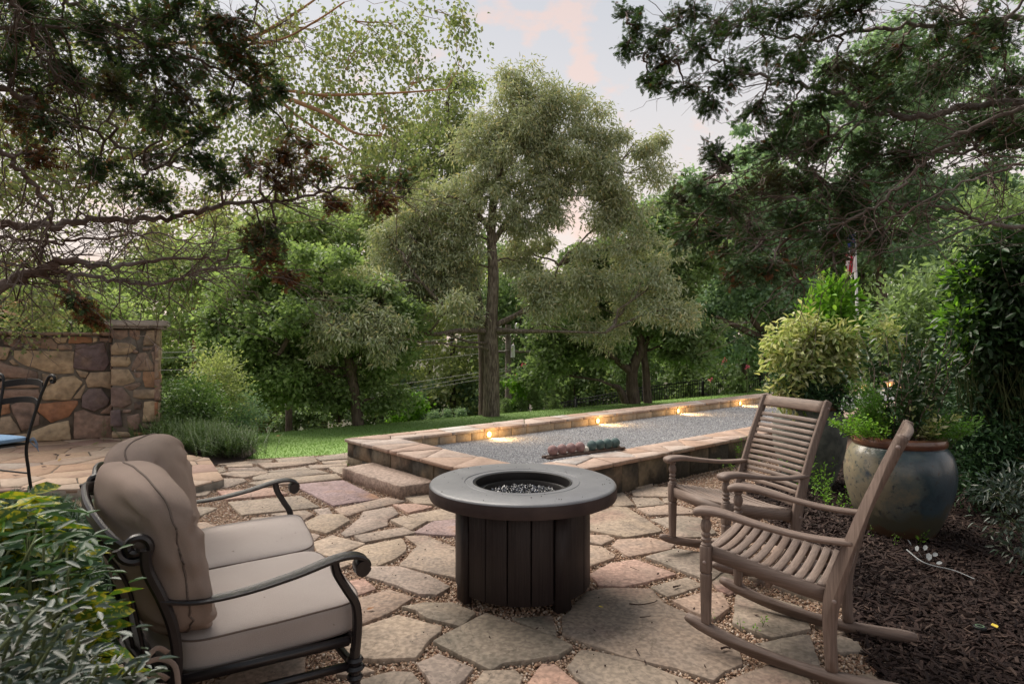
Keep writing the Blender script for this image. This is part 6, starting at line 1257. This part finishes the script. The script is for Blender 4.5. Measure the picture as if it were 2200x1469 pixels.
stems_plant('filler_plant', 'mid green filler foliage behind the camellia stems in the big urn', (PX, PY + .08, pz + .02), 50, .36, (.0, .0), 'l_nand', .04, .4, 30, .002, spreadang=1.2, mat_s='stem')
# plants in the grey urn
shrub('variegated_shrub', 'cream and green variegated shrub billowing over the grey urn', (P2X, P2Y, .74), [pxblob(1712, 745, 38, 38, 6.0), pxblob(1700, 800, 26, 34, 5.9), pxblob(1760, 730, 34, 34, 6.0), pxblob(1810, 745, 26, 38, 6.0), pxblob(1745, 800, 40, 28, 6.0), pxblob(1680, 760, 16, 30, 5.9), pxblob(1905, 720, 20, 16, 6.1), pxblob(1820, 790, 20, 24, 5.9), pxblob(1690, 850, 20, 16, 5.8), pxblob(1730, 705, 22, 14, 6.0), pxblob(1670, 720, 10, 14, 5.9)], 4200, 'l_var', .078, .40, -.15, nst=110, spread=.068, curl=.35)
shrub('lime_shrub', 'tall lime green leafy plant rising above the variegated shrub', (P2X + .1, P2Y + .25, .7), [pxblob(1785, 660, 34, 26, 6.3), pxblob(1760, 690, 30, 24, 6.3), pxblob(1806, 685, 22, 34, 6.3), pxblob(1790, 720, 50, 30, 6.3), pxblob(1790, 630, 22, 16, 6.3)], 1350, 'l_lime', .105, .40, .25, nst=60, spread=.075)
shrub('green_filler', 'darker green foliage skirting the grey urn under the variegated leaves', (P2X, P2Y - .1, .7), [pxblob(1710, 840, 40, 20, 5.9), pxblob(1760, 850, 50, 26, 5.9), pxblob(1730, 820, 40, 20, 6.0), pxblob(1670, 820, 14, 16, 5.8), pxblob(1800, 850, 30, 30, 5.9)], 3800, 'l_nand', .045, .4, .0, nst=60, spread=.05)
for k, (u0, v0, u1, v1) in enumerate(((1768, 640, 1757, 570), (1775, 640, 1768, 585), (1822, 640, 1818, 580), (1750, 660, 1742, 620))):
    a = at(u0, v0, 6.3); b = at(u1, v1, 6.3); t = empty('seed_spike', ['tallest pale seed spike above the lime plant', 'pale seed spike close beside the tallest one', 'pale seed spike nearest the flagpole', 'short pale seed spike at the left of the lime plant'][k], 'flower spike', tuple(a)); g = G(); q = branch(g, (0, 0, 0), b - a, .003, .001, .03, 5, 4); obj('stem', g, M['stem'], t)
    P_ = np.array([list(q[i].lerp(q[i + 1], R.random())) for i in range(5) for _ in range(26)]); gl = G(); leaves(gl, P_, rnd_unit(len(P_)), .022, .6, 'diamond'); obj('seeds', gl, M['l_var'], t)
# weeds
for k, (u, v, h, w_, lab) in enumerate([(1600, 1000, .34, .10, 'leafy green weed growing against the court wall left of the far rocking chair'), (1575, 1012, .16, .06, 'tiny green weed at the foot of the court wall'), (1775, 1085, .40, .12, 'bright green sapling weed between the far rocking chair and the urn'), (1745, 1060, .36, .12, 'green weed behind the far rocking chair back'), (1800, 1100, .2, .08, 'small weed in the mulch in front of the big urn'), (1925, 1163, .10, .04, 'tiny weed at the foot of the big urn'), (1965, 1160, .12, .05, 'round leaved seedling at the right foot of the big urn'), (1405, 1030, .06, .03, 'tiny seedling in the gravel by the wall base'), (1592, 1350, .05, .03, 'tuft of moss in the joint under the near rocker')]):
    p = gp(u, v, 0); stems_plant('weed', lab, (p.x, p.y, 0), 5 if h < .2 else 9, h, (0, 0), 'l_lime', .028 if h > .1 else .014, .55, 18 if h > .2 else 8, .0018, spreadang=.5, mat_s='stem')
# left: plum yew by the pillar and shrubs behind
def ferny(name, label, base, n, L, m, cat, zr=(.2, .9), spread=.4, pin=.035, np_=22, ang=(0, 6.28), curve=.55, asp=.2):
    t = empty(name, label, cat, tuple(base)); gs = G(); P_, D_ , S_ = [], [], []
    for _ in range(n):
        a = R.uniform(*ang); s = Vector((R.gauss(0, spread), R.gauss(0, spread * .6), 0)); el = R.uniform(*zr); d = Vector((math.cos(a), math.sin(a), 0)); l = L * R.uniform(.6, 1.1); pts = []
        for i in range(7): f = i / 6; pts.append(s + d * l * f * math.cos(el * 1.2) + Vector((0, 0, 1)) * l * (math.sin(el * 1.2) * f - curve * f * f * .8))
        tube(gs, pts, .0025, .001, 3); side = Vector((-d.y, d.x, 0))
        for i in range(np_):
            f = .1 + .9 * i / np_; k = min(5, int(f * 6)); p = pts[k].lerp(pts[k + 1], f * 6 - k); tg = (pts[k + 1] - pts[k]).normalized(); ln = pin * math.sin(math.pi * (.15 + .8 * f)) ** .7
            for sg in (-1, 1): P_.append(list(p)); D_.append(list(side * sg + tg * .5 + Vector((0, 0, .12)))); S_.append(ln * R.uniform(.85, 1.1))
    gl = G(); leaves(gl, np.array(P_), np.array(D_), np.array(S_), asp, 'diamond', .05, up=1.6); obj('stems', gs, M['stem'], t); obj('foliage', gl, M[m], t); return t
for k, (u, v, Y, n, lab) in enumerate([(400, 930, 8.3, 70, 'feathery dark green plum yew at the foot of the stone pillar'), (450, 950, 7.9, 80, 'spreading plum yew beside the lawn corner'), (500, 965, 7.6, 50, 'low plum yew nearest the flagstones'), (370, 900, 8.6, 50, 'plum yew rising right beside the pillar')]):
    b = gp(u, v + 25, 0); ferny('plum_yew', lab, (at(u, v, Y).x, Y, .02), n * 3, .50, 'l_yew', 'shrub', (.55, 1.4), .20, .042, 18, curve=.25, asp=.26)
for k, (u, v, ru, rv, Y, m, n, lab) in enumerate([(410, 860, 52, 40, 9.2, 'l_yew', 5200, 'rounded green shrub right behind the pillar'), (460, 810, 45, 55, 10.6, 'l_mid', 4200, 'shrub with a few reddish leaves between pillar and maple'), (500, 880, 45, 40, 11.0, 'l_blue', 3200, 'grey green shrub at the far left edge of the lawn')]):
    shrub('border_shrub', lab, (at(u, v, Y).x, Y, -.1), [pxblob(u, v, ru, rv, Y), pxblob(u + 15, v + 30, ru * .9, rv * .7, Y - .2)], n, m, .06, .5, .1, nst=60, spread=.13, kind='diamond')
for k, (u, v, ru, rv, lab) in enumerate([(60, 690, 90, 60, 'broad leaved bush behind the left part of the stone wall'), (200, 690, 70, 40, 'broad leaved bush behind the wall beside the pillar'), (-60, 640, 90, 90, 'tall bush behind the wall at the left edge')]):
    shrub('wall_shrub', lab, (at(u, v, 11).x, 11, -.2), [pxblob(u, v, ru, rv, 11.0)], 5000, 'l_light', .085, .7, .0, nst=60, spread=.2, kind='diamond')
# ferns, aucuba and nandina at the lower left
for k, (x, y, n, lab) in enumerate([(-2.35, 3.7, 46, 'dark fern clump behind the far end of the loveseat back'), (-2.75, 3.95, 46, 'dark fern clump between the loveseat and the terrace edge'), (-3.2, 4.2, 40, 'dark fern clump under the iron chair at the terrace edge'), (-2.05, 3.05, 46, 'dark fern clump close behind the loveseat middle'), (-2.6, 3.2, 40, 'dark fern clump behind the spotted laurel'), (-3.6, 4.3, 30, 'dark fern clump at the left edge below the terrace')]):
    ferny('fern', lab, (x, y, .0), n * 2, .60, 'l_fern', 'fern', (.5, 1.35), .16, .055, 26, curve=.45, asp=.22)
def whorls(name, label, base, tips, leafmat, size, asp, per, curl=.15, cat='shrub', el=(-.3, .5), jit=.02, sr=.005, kind='leaf'):
    t = empty(name, label, cat, tuple(base)); o = Vector(base); gs = G(); P_, D_ = [], []
    for tp_ in tips:
        e = Vector(tp_) - o; branch(gs, (R.gauss(0, .06), R.gauss(0, .06), 0), e, sr, sr * .5, .06, 5, 5); a0 = R.random() * 6
        for i in range(per):
            a = a0 + i * 2.4; z = R.uniform(*el); P_.append(list(e + Vector((R.gauss(0, jit), R.gauss(0, jit), R.gauss(0, jit) - .008 * i)))); D_.append([math.cos(a), math.sin(a), z])
    gl = G(); leaves(gl, np.array(P_), np.array(D_), size * NR.uniform(.7, 1.15, len(P_)), asp, kind, curl, up=1.2); obj('stems', gs, M['stem'], t); obj('foliage', gl, M[leafmat], t)
def tips_px(n, poly, Yr):
    o = []
    us = [p[0] for p in poly]; vs = [p[1] for p in poly]
    while len(o) < n:
        u, v = R.uniform(min(us), max(us)), R.uniform(min(vs), max(vs))
        if inpoly(np.array([u]), np.array([v]), poly)[0]: o.append(at(u, v, R.uniform(*Yr)))
    return o
whorls('spotted_laurel', 'yellow speckled laurel with pointed leaves at the left edge', (-1.75, 1.75, 0), tips_px(90, [(-80, 1085), (70, 1090), (160, 1190), (205, 1280), (210, 1400), (120, 1480), (-80, 1480)], (1.45, 2.1)), 'l_auc', .125, .36, 9, .2)
whorls('laurel_underleaves', 'plain dark lower leaves of the laurel thicket behind the loveseat', (-1.70, 2.0, 0), tips_px(90, [(-80, 1150), (110, 1210), (200, 1300), (240, 1400), (240, 1500), (-80, 1500)], (1.9, 2.3)), 'l_cam', .11, .4, 9, .2)
whorls('nandina_shrub', 'blue green nandina sprays blurred in the lower left corner', (-1.15, 1.0, 0), tips_px(120, [(-100, 1290), (60, 1270), (170, 1330), (240, 1390), (310, 1425), (250, 1500), (-100, 1500)], (.85, 1.25)), 'l_nandin2', .031, .34, 19, .15, jit=.035)
whorls('nandina_shrub', 'green nandina sprays in front of the loveseat back post', (-1.2, 1.35, 0), tips_px(46, [(60, 1110), (160, 1160), (200, 1210), (140, 1240), (60, 1210), (-50, 1170)], (1.35, 1.7)), 'l_nand', .055, .34, 9, .15, jit=.04)
